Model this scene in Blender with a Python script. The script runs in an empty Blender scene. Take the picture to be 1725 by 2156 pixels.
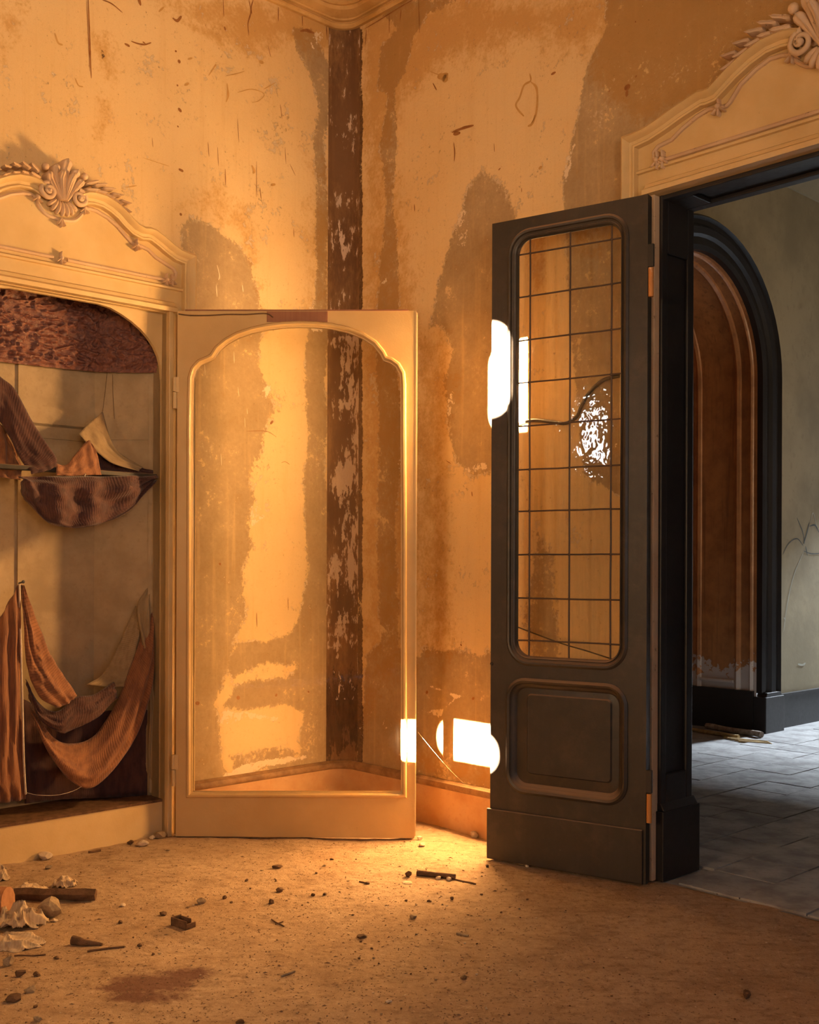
import bpy, bmesh, math, random
import numpy as np
from mathutils import Matrix, Vector, noise
random.seed(7)
SC = bpy.context.scene
COL = SC.collection
PI = math.pi

# ------------------------------------------------------------------ camera
FPX, HORIZ, ROLL, CAMH, CX = 2310.0, 1190.0, 0.0036, 1.4, 862.5
W_PX, H_PX = 1725.0, 2156.0
cam = bpy.data.cameras.new('camera'); camo = bpy.data.objects.new('camera', cam); COL.objects.link(camo)
cam.sensor_fit = 'HORIZONTAL'; cam.sensor_width = 36.0
cam.lens = FPX / W_PX * 36.0
# principal point (the horizon pixel) sits below the frame's centre: a view camera's rise
cam.shift_y = (HORIZ - H_PX / 2) / W_PX
camo.location = (0, 0, CAMH)
camo.rotation_euler = (Matrix.Rotation(PI / 2, 3, 'X') @ Matrix.Rotation(-ROLL * -1, 3, 'Z')).to_euler()
cam.clip_start = 0.05; cam.clip_end = 200
SC.camera = camo

# ------------------------------------------------------------------ picture settings
vs = SC.view_settings
vs.view_transform = 'Standard'; vs.look = 'None'; vs.gamma = 1.0; vs.use_curve_mapping = False
vs.exposure = 0.0
SC.cycles.max_bounces = 8; SC.cycles.diffuse_bounces = 4; SC.cycles.glossy_bounces = 3
SC.cycles.transparent_max_bounces = 16
SC.cycles.use_guiding = True; SC.cycles.adaptive_threshold = 0.05
SC.cycles.caustics_reflective = False; SC.cycles.caustics_refractive = False
SC.cycles.sample_clamp_indirect = 0.0

# ------------------------------------------------------------------ the room's frame
AZ = math.radians(47.0)
D1 = Vector((math.sin(AZ), math.cos(AZ), 0)); D2 = Vector((-math.cos(AZ), math.sin(AZ), 0))
CORNER = Vector((-0.38957, 6.50904, 0))
def frame(loc, ang):
    return Matrix.Translation(loc) @ Matrix.Rotation(ang, 4, 'Z')
FW1 = frame(CORNER, math.radians(43.0))    # x to the right along the left wall, y into it
FW2 = frame(CORNER, math.radians(-47.0))   # x to the right along the right wall, y into it
ID = Matrix.Identity(4)
def ray(px, py):
    dx, dy = px - CX, py - HORIZ
    c, s = math.cos(ROLL), math.sin(ROLL)
    return Vector(((dx * c + dy * s) / FPX, 1.0, -(-dx * s + dy * c) / FPX))
CAM = Vector((0, 0, CAMH))
def on_frame(F, px, py, y=0.0):
    """the point of the plane local-y = y of frame F seen at a photo pixel, in F's own metres"""
    Fi = F.inverted(); o = Fi @ CAM; d = Fi.to_3x3() @ ray(px, py)
    t = (y - o.y) / d.y
    return o + d * t
def L1(px, py, n=0.0): return on_frame(FW1, px, py, -n)
def L2(px, py, n=0.0): return on_frame(FW2, px, py, -n)
def FL(px, py, z=0.0):
    r = ray(px, py); return CAM + r * ((z - CAMH) / r.z)

# ------------------------------------------------------------------ light
def room_pt(u, v, z):      # u: metres from the corner along the left wall, v: along the right wall
    return CORNER - D1 * u - D2 * v + Vector((0, 0, z))
world = bpy.data.worlds.new('sky'); SC.world = world; world.use_nodes = True
wb = world.node_tree.nodes['Background']
wb.inputs[0].default_value = (0.80, 0.88, 1.0, 1); wb.inputs[1].default_value = 1.5
WARM = (1.0, 0.66, 0.36)
sun = bpy.data.lights.new('low_sun', 'SUN'); suno = bpy.data.objects.new('low_sun', sun); COL.objects.link(suno)
sun.energy = 1450.0; sun.color = (1.0, 0.735, 0.48); sun.angle = math.radians(0.7)
SUN_DIR = Vector((0.639, 0.763, -0.094)).normalized()
suno.rotation_euler = SUN_DIR.to_track_quat('-Z', 'Y').to_euler()
suno.location = room_pt(9, 3, 4)
def area(name, loc, target, sx, sy, power, color, spread=PI):
    l = bpy.data.lights.new(name, 'AREA'); o = bpy.data.objects.new(name, l); COL.objects.link(o)
    l.shape = 'RECTANGLE'; l.size = sx; l.size_y = sy; l.energy = power; l.color = color; l.spread = spread
    o.location = loc; o.rotation_euler = (Vector(target) - Vector(loc)).to_track_quat('-Z', 'Y').to_euler()
    return o
# lamp for evening glow in an assumed tall window opposite the right wall
area('assumed_window_glow', room_pt(6.70, 2.80, 2.1), room_pt(0, 2.3, 2.9), 0.6, 2.4, 15, WARM, math.radians(66))
# lamp for dim cool sky in an assumed window behind the camera
area('assumed_window_sky', room_pt(2.6, 7.45, 2.0), room_pt(2.6, 0, 1.2), 1.2, 2.2, 9, (0.92, 0.94, 1.0))
# added warm fill lamp brightening the upper left wall, spread narrowed to spare the floor
area('rear_warm_fill', room_pt(4.9, 7.45, 2.3), room_pt(1.2, 0, 4.3), 1.2, 1.6, 20, WARM, math.radians(52))
# added warm lamp brightening the floor at the left, no window there
area('side_warm_fill', room_pt(6.60, 3.50, 1.7), room_pt(2.5, 2.1, 0.0), 0.5, 1.0, 4.0, WARM, math.radians(40))
# lamp for cool daylight in the hall behind the doorway, through an assumed window
area('hall_daylight', room_pt(-13.0, 1.1, 6.2), room_pt(-4.0, 1.1, 0.0), 0.7, 0.7, 3200, (0.80, 0.90, 1.0))
# added warm fill brightening the hall wall and arch; the near wall is closed
area('hall_warm_fill', room_pt(-3.2, 6.9, 2.0), room_pt(-4.2, 0, 2.9), 1.2, 2.0, 11, (1.0, 0.70, 0.42), math.radians(60))

# ------------------------------------------------------------------ materials
def lin(h):
    h = h.lstrip('#'); c = [int(h[i:i + 2], 16) / 255 for i in (0, 2, 4)]
    return tuple(x / 12.92 if x <= 0.04045 else ((x + 0.055) / 1.055) ** 2.4 for x in c) + (1,)
class NT:
    def __init__(s, name):
        s.m = bpy.data.materials.new(name); s.m.use_nodes = True
        s.t = s.m.node_tree; s.b = s.t.nodes['Principled BSDF']; s.out = s.t.nodes['Material Output']
    def n(s, typ, ins=None, **pr):
        nd = s.t.nodes.new(typ)
        for k, v in pr.items(): setattr(nd, k, v)
        for k, v in (ins or {}).items():
            if hasattr(v, 'is_output') or isinstance(v, bpy.types.NodeSocket): s.t.links.new(v, nd.inputs[k])
            else: nd.inputs[k].default_value = v
        return nd
    def coord(s): return s.n('ShaderNodeTexCoord').outputs['Object']
    def geo(s): return s.n('ShaderNodeNewGeometry').outputs['Position']
    def mapping(s, vec, scale=(1, 1, 1), rot=(0, 0, 0)):
        return s.n('ShaderNodeMapping', {'Vector': vec, 'Scale': scale, 'Rotation': rot}).outputs[0]
    def noise(s, vec, scale, detail=4, rough=0.55, dist=0.0):
        return s.n('ShaderNodeTexNoise', {'Vector': vec, 'Scale': scale, 'Detail': detail, 'Roughness': rough, 'Distortion': dist}).outputs[0]
    def math(s, op, a, b=0.0, c=None, clamp=False):
        ins = {0: a, 1: b}
        if c is not None: ins[2] = c
        return s.n('ShaderNodeMath', ins, operation=op, use_clamp=clamp).outputs[0]
    def step(s, v, a, b):
        return s.n('ShaderNodeMapRange', {'Value': v, 'From Min': a, 'From Max': b, 'To Min': 0.0, 'To Max': 1.0}, interpolation_type='SMOOTHSTEP').outputs[0]
    def mix(s, f, a, b, typ='MIX'):
        nd = s.n('ShaderNodeMix', None, data_type='RGBA', blend_type=typ)
        for k, v in ((0, f), (6, a), (7, b)):
            if isinstance(v, bpy.types.NodeSocket): s.t.links.new(v, nd.inputs[k])
            else: nd.inputs[k].default_value = v
        return nd.outputs[2]
    def attr(s, name): return s.n('ShaderNodeAttribute', attribute_name=name).outputs['Fac']
    def bump(s, h, strength=0.3, dist=0.01):
        s.t.links.new(s.n('ShaderNodeBump', {'Height': h, 'Strength': strength, 'Distance': dist}).outputs[0], s.b.inputs['Normal'])
    def color(s, c):
        if isinstance(c, bpy.types.NodeSocket): s.t.links.new(c, s.b.inputs['Base Color'])
        else: s.b.inputs['Base Color'].default_value = c
    def rough(s, r):
        if isinstance(r, bpy.types.NodeSocket): s.t.links.new(r, s.b.inputs['Roughness'])
        else: s.b.inputs['Roughness'].default_value = r
C = lambda r, g, b: (r, g, b, 1.0)

def paint(name, base, dark, chip, rough=0.5, wear=0.62, spec=0.4, grain=None, dust=None):
    m = NT(name); p = m.geo()
    n1 = m.noise(p, 2.2, 5, 0.6); n2 = m.noise(p, 28, 5, 0.65); n3 = m.noise(p, 110, 3, 0.6)
    c = m.mix(m.step(n1, 0.35, 0.7), base, dark)
    if grain:
        g = m.noise(m.mapping(p, (70, 70, 1.6)), 1.0, 4, 0.6)
        c = m.mix(m.math('MULTIPLY', m.step(g, 0.45, 0.75), grain), c, dark)
    spots = m.step(m.math('ADD', m.math('MULTIPLY', n2, 0.7), m.math('MULTIPLY', n3, 0.3)), wear, wear + 0.05)
    c = m.mix(m.math('MULTIPLY', spots, 0.75), c, chip)
    if dust:   # dust lies on what faces up, thinly everywhere
        nz = m.n('ShaderNodeSeparateXYZ', {0: m.n('ShaderNodeNewGeometry').outputs['Normal']}).outputs[2]
        c = m.mix(m.math('MULTIPLY', m.step(nz, 0.15, 0.7), 0.85), c, dust)
        c = m.mix(m.math('MULTIPLY', m.step(m.noise(p, 9, 7, 0.7), 0.46, 0.72), 0.09), c, dust)
    m.color(c); m.rough(m.math('ADD', rough - 0.1, m.math('MULTIPLY', n2, 0.25)))
    m.b.inputs['Specular IOR Level'].default_value = spec
    m.bump(m.math('ADD', n3, m.math('MULTIPLY', spots, -1.5)), 0.12, 0.004)
    return m.m
M = {}
M['cream'] = paint('cream_paint', C(.72, .53, .27), C(.62, .43, .19), C(.30, .19, .09), 0.45, 0.66)
M['cream_door'] = paint('cream_door_paint', C(.68, .46, .20), C(.58, .37, .145), C(.30, .17, .07), 0.38, 0.66)
M['plaster_orn'] = paint('ornament_paint', C(.70, .52, .34), C(.55, .36, .22), C(.25, .15, .08), 0.5, 0.6)
M['bare_wood'] = paint('bare_brown_wood', C(.33, .14, .07), C(.24, .09, .045), C(.5, .32, .2), 0.4, 0.66, grain=0.6)
M['dark_wood'] = paint('dark_brown_paint', C(.052, .040, .029), C(.035, .027, .019), C(.20, .15, .11), 0.42, 0.66, 0.5, grain=0.5, dust=C(.30, .20, .13))
M['black_wood'] = paint('black_brown_paint', C(.022, .019, .020), C(.015, .013, .014), C(.07, .055, .04), 0.42, 0.71, 0.5)
M['orange_strip'] = paint('old_orange_varnish', C(.72, .32, .09), C(.55, .22, .06), C(.74, .52, .36), 0.4, 0.58)
M['hinge'] = paint('painted_hinge_metal', C(.30, .22, .13), C(.20, .14, .08), C(.12, .08, .05), 0.45, 0.6)
M['lead'] = paint('lead_came_metal', C(.09, .055, .035), C(.06, .04, .03), C(.35, .25, .14), 0.4, 0.64)
M['iron'] = paint('dark_iron', C(.05, .04, .035), C(.03, .025, .02), C(.12, .08, .05), 0.5, 0.6)

def wall_mat(name, paint_a, paint_b, damp, damp_b, brown, white, ochre, stretch=1.0):
    m = NT(name); p = m.geo(); q = m.mapping(p, (1, 1, stretch))
    n_big = m.noise(p, 1.3, 4, 0.55); n_mid = m.noise(q, 11, 7, 0.66); n_fine = m.noise(q, 55, 6, 0.66); n_x = m.noise(p, 170, 3, 0.6); n_cl = m.noise(p, 3.2, 6, 0.62)
    streak = m.noise(m.mapping(p, (26, 26, 1.2)), 1.0, 6, 0.62)
    c = m.mix(m.step(n_big, 0.3, 0.7), paint_a, paint_b)
    c = m.mix(m.math('MULTIPLY', m.step(streak, 0.5, 0.8), 0.22), c, ochre)
    c = m.mix(m.math('MULTIPLY', m.step(n_fine, 0.54, 0.72), 0.16), c, ochre)
    edge = m.math('ADD', m.math('MULTIPLY', m.math('SUBTRACT', n_mid, 0.5), 1.25), m.math('ADD', m.math('MULTIPLY', m.math('SUBTRACT', n_fine, 0.5), 0.9), m.math('MULTIPLY', m.math('SUBTRACT', n_cl, 0.5), 0.9)))
    def mask(nm, w, k=1.0):
        return m.step(m.math('ADD', m.attr(nm), m.math('MULTIPLY', edge, k)), 0.5 - w, 0.5 + w)
    fo = mask('ochre', 0.35, 1.3)
    fd = mask('damp', 0.09, 2.0); fd2 = mask('damp', 0.40, 1.4)
    mott = m.math('ADD', m.math('MULTIPLY', n_cl, 0.6), m.math('ADD', m.math('MULTIPLY', n_mid, 0.45), m.math('MULTIPLY', n_fine, 0.3)))
    dc = m.mix(m.step(mott, 0.50, 0.86), damp, damp_b)
    dc = m.mix(m.math('MULTIPLY', m.step(streak, 0.52, 0.75), 0.35), dc, paint_b)
    c = m.mix(m.math('MULTIPLY', m.math('ADD', m.math('MULTIPLY', fd, 0.6), m.math('MULTIPLY', fd2, 0.4)), 0.9), c, dc)
    c = m.mix(m.math('MULTIPLY', fo, 0.72), c, m.mix(m.math('MULTIPLY', fd, 0.55), ochre, tuple(x * 0.62 for x in ochre[:3]) + (1,)))
    # pale broken rim where the paint has come off
    rim = m.math('MULTIPLY', fd, m.math('SUBTRACT', 1.0, m.step(m.math('ADD', m.attr('damp'), m.math('MULTIPLY', edge, 2.0)), 0.62, 0.85)))
    c = m.mix(m.math('MULTIPLY', m.math('MULTIPLY', rim, m.step(n_mid, 0.5, 0.6)), 0.7), c, white)
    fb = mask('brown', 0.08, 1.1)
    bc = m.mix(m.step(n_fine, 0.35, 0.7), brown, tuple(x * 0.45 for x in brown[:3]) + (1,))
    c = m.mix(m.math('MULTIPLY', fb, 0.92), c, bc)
    fw = mask('white', 0.05, 1.35)
    c = m.mix(fw, c, white)
    specks = m.step(m.math('ADD', m.math('MULTIPLY', n_fine, 0.5), m.math('MULTIPLY', n_x, 0.5)), 0.62, 0.66)
    c = m.mix(m.math('MULTIPLY', specks, 0.6), c, m.mix(0.5, brown, C(.1, .06, .03)))
    grain = m.noise(p, 420, 2, 0.5)
    c = m.mix(m.math('MULTIPLY', m.step(grain, 0.35, 0.7), 0.10), c, C(.12, .07, .03))
    m.color(c); m.rough(0.78); m.b.inputs['Specular IOR Level'].default_value = 0.25
    h = m.math('ADD', m.math('MULTIPLY', fd, -0.8), m.math('ADD', m.math('MULTIPLY', n_fine, 0.45), m.math('ADD', m.math('MULTIPLY', fw, -0.6), m.math('MULTIPLY', fb, -0.8))))
    m.bump(h, 0.5, 0.006)
    return m.m
M['wall'] = wall_mat('stained_wall_paint', C(.80, .60, .33), C(.76, .54, .27), C(.45, .33, .19), C(.33, .23, .125), C(.15, .07, .028), C(.80, .66, .47), C(.56, .31, .09))
def simple(name, base, dark, rough=0.7, scale=6, spec=0.3, bump=0.2, metal=0.0):
    m = NT(name); p = m.geo(); n1 = m.noise(p, scale, 6, 0.62); n2 = m.noise(p, scale * 9, 4, 0.6)
    c = m.mix(m.step(n1, 0.35, 0.68), base, dark)
    c = m.mix(m.math('MULTIPLY', m.step(n2, 0.55, 0.7), 0.5), c, dark)
    m.color(c); m.rough(rough); m.b.inputs['Specular IOR Level'].default_value = spec; m.b.inputs['Metallic'].default_value = metal
    m.bump(m.math('ADD', n1, n2), bump, 0.006)
    return m.m
M['cornice'] = simple('cornice_plaster', C(.66, .42, .17), C(.50, .29, .09), 0.6, 5)
M['ceiling'] = simple('ceiling_plaster', C(.55, .42, .26), C(.45, .33, .2), 0.8, 3)
M['base'] = simple('baseboard_paint', C(.60, .37, .19), C(.50, .27, .12), 0.5, 5)
M['base_mould'] = simple('baseboard_moulding_dirt', C(.36, .21, .10), C(.22, .12, .055), 0.6, 14)
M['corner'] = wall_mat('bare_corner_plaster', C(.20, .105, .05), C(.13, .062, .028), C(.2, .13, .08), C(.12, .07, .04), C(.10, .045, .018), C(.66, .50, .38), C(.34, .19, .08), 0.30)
M['hall_wall'] = simple('hall_wall_paint', C(.42, .35, .22), C(.31, .26, .165), 0.75, 1.6)
M['tile'] = simple('hall_floor_tile', C(.40, .40, .40), C(.22, .21, .21), 0.6, 6)
M['tile_b'] = simple('hall_floor_tile_dusty', C(.46, .46, .46), C(.27, .26, .26), 0.65, 7)
M['outer'] = simple('rear_wall_paint', C(.30, .21, .12), C(.22, .15, .08), 0.8, 2)
# floor dirt
m = NT('dusty_earth_floor'); p = m.geo()
n0 = m.noise(p, 0.9, 4, 0.6); n1 = m.noise(p, 5, 6, 0.65); n2 = m.noise(p, 34, 6, 0.7); n3 = m.noise(p, 160, 4, 0.7)
ns = m.noise(m.mapping(p, (9, 26, 1), (0, 0, 0.3)), 1.0, 6, 0.68); ng = m.noise(p, 14, 8, 0.72)
c = m.mix(m.step(n0, 0.35, 0.65), C(.50, .36, .235), C(.41, .275, .165))
c = m.mix(m.math('MULTIPLY', m.step(n1, 0.46, 0.70), 0.55), c, C(.28, .17, .095))
c = m.mix(m.math('MULTIPLY', m.step(ns, 0.50, 0.66), 0.55), c, C(.24, .145, .08))
c = m.mix(m.math('MULTIPLY', m.step(ng, 0.54, 0.66), 0.45), c, C(.22, .13, .07))
c = m.mix(m.math('MULTIPLY', m.step(n2, 0.55, 0.66), 0.6), c, C(.19, .115, .06))
c = m.mix(m.math('MULTIPLY', m.step(m.math('SUBTRACT', 1.0, n2), 0.56, 0.66), 0.45), c, C(.64, .48, .33))
c = m.mix(m.math('MULTIPLY', m.step(n3, 0.58, 0.68), 0.6), c, C(.60, .46, .33))
fr = m.step(m.math('ADD', m.attr('red'), m.math('ADD', m.math('MULTIPLY', m.math('SUBTRACT', n1, 0.5), 0.9), m.math('MULTIPLY', m.math('SUBTRACT', n2, 0.5), 0.6))), 0.3, 0.75)
c = m.mix(m.math('MULTIPLY', fr, 0.8), c, C(.13, .045, .035))
m.color(c); m.rough(0.9); m.b.inputs['Specular IOR Level'].default_value = 0.2
m.bump(m.math('ADD', m.math('ADD', m.math('MULTIPLY', n1, 0.6), m.math('MULTIPLY', ng, 1.0)), m.math('ADD', m.math('MULTIPLY', n2, 0.9), m.math('MULTIPLY', n3, 0.3))), 0.6, 0.018)
M['floor'] = m.m
# glass: thin panes, slightly dusty
def glass(name, tint, dust, dustcol, wave=0.05):
    m = NT(name); t = m.t; p = m.geo()
    n1 = m.noise(p, 9, 3, 0.5); n2 = m.noise(m.mapping(p, (60, 60, 6)), 1.0, 4, 0.6)
    bmp = m.n('ShaderNodeBump', {'Height': n1, 'Strength': wave, 'Distance': 0.02}).outputs[0]
    tr = m.n('ShaderNodeBsdfTransparent', {'Color': tint})
    gl = m.n('ShaderNodeBsdfGlossy', {'Color': C(1, 1, 1), 'Roughness': 0.02, 'Normal': bmp})
    fr = m.n('ShaderNodeFresnel', {'IOR': 1.5, 'Normal': bmp})
    mx = m.n('ShaderNodeMixShader', {0: fr.outputs[0], 1: tr.outputs[0], 2: gl.outputs[0]})
    df = m.n('ShaderNodeBsdfDiffuse', {'Color': dustcol})
    f = m.math('MULTIPLY', m.step(n2, 0.3, 0.85), dust)
    m2 = m.n('ShaderNodeMixShader', {0: f, 1: mx.outputs[0], 2: df.outputs[0]})
    t.links.new(m2.outputs[0], m.out.inputs['Surface'])
    return m.m
M['glass'] = glass('dusty_window_glass', C(.97, .96, .93), 0.07, C(.7, .6, .45), 0.11)
M['glass_clear'] = glass('old_clear_glass', C(.98, .97, .94), 0.0015, C(.8, .6, .4), 0.03)
def cloth(name, a, b, stripe, rough=0.7, sheen=0.2, sc=14):
    m = NT(name); uv = m.n('ShaderNodeUVMap').outputs[0]
    w = m.n('ShaderNodeTexWave', {'Vector': uv, 'Scale': sc, 'Distortion': 1.2, 'Detail': 2, 'Detail Scale': 1.5}, wave_type='BANDS', bands_direction='X').outputs['Fac']
    n1 = m.noise(uv, 9, 5, 0.6); n2 = m.noise(uv, 160, 3, 0.6)
    c = m.mix(m.step(n1, 0.35, 0.7), a, b)
    c = m.mix(m.math('MULTIPLY', m.step(w, 0.72, 0.97), stripe), c, tuple(x * 0.4 for x in a[:3]) + (1,))
    m.color(c); m.rough(rough); m.b.inputs['Sheen Weight'].default_value = sheen; m.b.inputs['Specular IOR Level'].default_value = 0.3
    m.bump(m.math('ADD', m.math('MULTIPLY', w, 0.5), m.math('ADD', n1, m.math('MULTIPLY', n2, 0.3))), 0.35, 0.006)
    return m.m
M['drape'] = cloth('brown_striped_drape', C(.34, .145, .065), C(.20, .08, .042), 0.45)
M['drape_dark'] = cloth('dark_violet_drape', C(.105, .042, .034), C(.055, .022, .022), 0.5)
M['drape_tan'] = cloth('tan_lining_cloth', C(.42, .30, .16), C(.32, .22, .11), 0.4, sc=20)
M['rag'] = cloth('pale_rag_cloth', C(.62, .47, .30), C(.46, .32, .19), 0.1, sc=8)
m = NT('crinkled_brown_satin'); uv = m.n('ShaderNodeUVMap').outputs[0]
n1 = m.noise(uv, 14, 5, 0.6, 1.2); n2 = m.noise(uv, 50, 4, 0.6, 0.6)
m.color(m.mix(m.step(n1, 0.35, 0.65), C(.27, .105, .07), C(.14, .05, .042))); m.rough(0.32); m.b.inputs['Specular IOR Level'].default_value = 0.6
m.bump(m.math('ADD', n1, m.math('MULTIPLY', n2, 0.5)), 0.5, 0.02); M['satin'] = m.m
M['niche'] = simple('niche_board_paint', C(.50, .38, .23), C(.38, .28, .16), 0.7, 4)
M['stone'] = simple('rubble_stone', C(.42, .32, .21), C(.26, .18, .11), 0.85, 30, 0.2, 0.5)
M['chip'] = simple('plaster_chip', C(.68, .56, .42), C(.52, .40, .27), 0.85, 40, 0.2, 0.4)
M['clod'] = simple('dark_clod', C(.16, .09, .05), C(.10, .055, .03), 0.85, 40, 0.2, 0.5)
M['grit'] = simple('grit', C(.30, .19, .11), C(.20, .12, .07), 0.9, 8, 0.2, 0.2)
M['log'] = simple('weathered_wood', C(.20, .11, .06), C(.11, .06, .033), 0.8, 22, 0.2, 0.6)
M['birch'] = simple('pale_bark_stick', C(.50, .45, .40), C(.28, .22, .18), 0.8, 25, 0.2, 0.6)
M['straw'] = simple('dry_straw', C(.52, .38, .18), C(.36, .24, .10), 0.8, 25)
M['string'] = simple('old_string', C(.16, .09, .045), C(.11, .06, .03), 0.9, 30)
M['thread'] = simple('pale_thread', C(.62, .52, .42), C(.5, .42, .33), 0.8, 30)
M['cable'] = simple('black_cable_rubber', C(.055, .04, .03), C(.04, .03, .022), 0.5, 20)
M['mark'] = simple('brown_drip_mark', C(.36, .16, .05), C(.26, .10, .03), 0.6, 20)
M['mark_light'] = simple('ochre_drip_mark', C(.60, .36, .13), C(.52, .29, .09), 0.6, 20)
M['mark_white'] = simple('pale_scratch_mark', C(.80, .68, .50), C(.7, .58, .4), 0.7, 20)
M['graffiti'] = simple('grey_spray_mark', C(.12, .13, .12), C(.08, .09, .085), 0.7, 8)
M['graffiti_pale'] = simple('pale_chalk_mark', C(.50, .50, .42), C(.42, .42, .34), 0.7, 8)
# varnished hall panels with paint peeled off at the foot
m = NT('varnished_hall_panel'); p = m.geo()
n1 = m.noise(p, 5, 6, 0.65); n2 = m.noise(p, 26, 5, 0.65); st = m.noise(m.mapping(p, (30, 30, 1.5)), 1.0, 4, 0.6)
c = m.mix(m.step(n1, 0.35, 0.7), C(.56, .26, .10), C(.36, .155, .06))
c = m.mix(m.math('MULTIPLY', m.step(st, 0.5, 0.75), 0.5), c, C(.10, .04, .022))
z = m.n('ShaderNodeSeparateXYZ', {0: p}).outputs[2]
f = m.step(m.math('ADD', m.math('MULTIPLY', z, -2.2), m.math('ADD', m.math('MULTIPLY', n1, 1.6), m.math('MULTIPLY', n2, 0.9))), 0.06, 0.12)
c = m.mix(f, c, C(.62, .56, .52))
m.color(c); m.rough(m.math('ADD', 0.22, m.math('MULTIPLY', n1, 0.2))); m.b.inputs['Specular IOR Level'].default_value = 0.6
m.bump(m.math('ADD', n2, m.math('MULTIPLY', f, -1.0)), 0.25, 0.006); M['varnish'] = m.m

# ------------------------------------------------------------------ builders
def empty(name, loc=(0, 0, 0), rz=0.0, label=None, cat=None, group=None, kind=None):
    o = bpy.data.objects.new(name, None); COL.objects.link(o)
    o.location = loc; o.rotation_euler = (0, 0, rz); o.empty_display_size = 0.1
    tag(o, label, cat, group, kind); return o
def tag(o, label=None, cat=None, group=None, kind=None):
    if label: o['label'] = label
    if cat: o['category'] = cat
    if group: o['group'] = group
    if kind: o['kind'] = kind
    return o
def mat_of(o):
    if o is None: return ID
    b = Matrix.Translation(o.location) @ o.rotation_euler.to_matrix().to_4x4()
    return (mat_of(o.parent) @ b) if o.parent else b
class MB:
    def __init__(s, F=ID): s.F = F; s.v = []; s.f = []; s.uv = None
    def add(s, vs, fs):
        k = len(s.v); s.v += [tuple(a) for a in vs]; s.f += [tuple(i + k for i in f) for f in fs]; return s
    def box(s, x0, x1, y0, y1, z0, z1):
        v = [(x, y, z) for z in (z0, z1) for y in (y0, y1) for x in (x0, x1)]
        return s.add(v, [(0, 2, 3, 1), (4, 5, 7, 6), (0, 1, 5, 4), (2, 6, 7, 3), (0, 4, 6, 2), (1, 3, 7, 5)])
    def prism(s, poly, y0, y1):
        """polygon in x-z pulled from y0 to y1"""
        n = len(poly); v = [(x, y0, z) for x, z in poly] + [(x, y1, z) for x, z in poly]
        return s.add(v, [tuple(range(n)), tuple(range(2 * n - 1, n - 1, -1))] + [(i, i + n, (i + 1) % n + n, (i + 1) % n) for i in range(n)])
    def ring(s, outer, inner, y0, y1):
        """plate between two loops of equal length in x-z"""
        n = len(outer); v = [(x, y0, z) for x, z in outer] + [(x, y0, z) for x, z in inner] + [(x, y1, z) for x, z in outer] + [(x, y1, z) for x, z in inner]
        f = []
        for i in range(n):
            j = (i + 1) % n
            f += [(i, j, n + j, n + i), (2 * n + i, 3 * n + i, 3 * n + j, 2 * n + j), (i, 2 * n + i, 2 * n + j, j), (n + i, n + j, 3 * n + j, 3 * n + i)]
        return s.add(v, f)
    def sweep(s, path, prof, m3, closed=False):
        """prof: (offset along the path's left normal, height); m3(x, y, h) -> point"""
        n = len(path); P = [Vector(p) for p in path]; pts = []
        for i in range(n):
            a = P[i - 1] if (i > 0 or closed) else None; b = P[(i + 1) % n] if (i < n - 1 or closed) else None
            d0 = (P[i] - a).normalized() if a is not None else None; d1 = (b - P[i]).normalized() if b is not None else None
            if d0 is None: d0 = d1
            if d1 is None: d1 = d0
            n0 = Vector((-d0.y, d0.x)); n1 = Vector((-d1.y, d1.x)); mm = n0 + n1
            L = mm.length
            mm = mm / L if L > 1e-6 else n0
            k = 1.0 / max(0.45, mm.dot(n0))
            for (o, h) in prof: pts.append(m3(P[i].x + mm.x * o * k, P[i].y + mm.y * o * k, h))
        q = len(prof); f = []
        for i in range(n if closed else n - 1):
            j = (i + 1) % n
            for a in range(q - 1): f.append((i * q + a, i * q + a + 1, j * q + a + 1, j * q + a))
        if not closed: f += [tuple(range(q - 1, -1, -1)), tuple((n - 1) * q + a for a in range(q))]
        return s.add(pts, f)
    def tube(s, pts, rad, k=8, caps=True):
        P = [Vector(p) for p in pts]; n = len(P); vs = []
        up = Vector((0.13, 0.21, 1)).normalized()
        for i in range(n):
            d = (P[min(i + 1, n - 1)] - P[max(i - 1, 0)]).normalized()
            a = d.cross(up)
            if a.length < 1e-3: a = d.cross(Vector((1, 0, 0)))
            a.normalize(); b = d.cross(a)
            r = rad[i] if isinstance(rad, (list, tuple)) else rad
            for j in range(k):
                t = 2 * PI * j / k; vs.append(P[i] + (a * math.cos(t) + b * math.sin(t)) * r)
        f = [(i * k + j, i * k + (j + 1) % k, (i + 1) * k + (j + 1) % k, (i + 1) * k + j) for i in range(n - 1) for j in range(k)]
        if caps: f += [tuple(range(k - 1, -1, -1)), tuple((n - 1) * k + j for j in range(k))]
        return s.add(vs, f)
    def ellipsoid(s, c, ax, ay, az, nu=10, nv=7, taper=0.0):
        c, ax, ay, az = Vector(c), Vector(ax), Vector(ay), Vector(az); vs = [c - az]
        for i in range(1, nv):
            t = PI * i / nv; w = -math.cos(t); r = math.sin(t) * (1 - taper * w)
            for j in range(nu):
                p = 2 * PI * j / nu; vs.append(c + az * w + (ax * math.cos(p) + ay * math.sin(p)) * r)
        vs.append(c + az); e = len(vs) - 1
        f = [(0, 1 + (j + 1) % nu, 1 + j) for j in range(nu)]
        for i in range(nv - 2):
            for j in range(nu): f.append((1 + i * nu + j, 1 + i * nu + (j + 1) % nu, 1 + (i + 1) * nu + (j + 1) % nu, 1 + (i + 1) * nu + j))
        b = 1 + (nv - 2) * nu
        f += [(b + j, b + (j + 1) % nu, e) for j in range(nu)]
        return s.add(vs, f)
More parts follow.
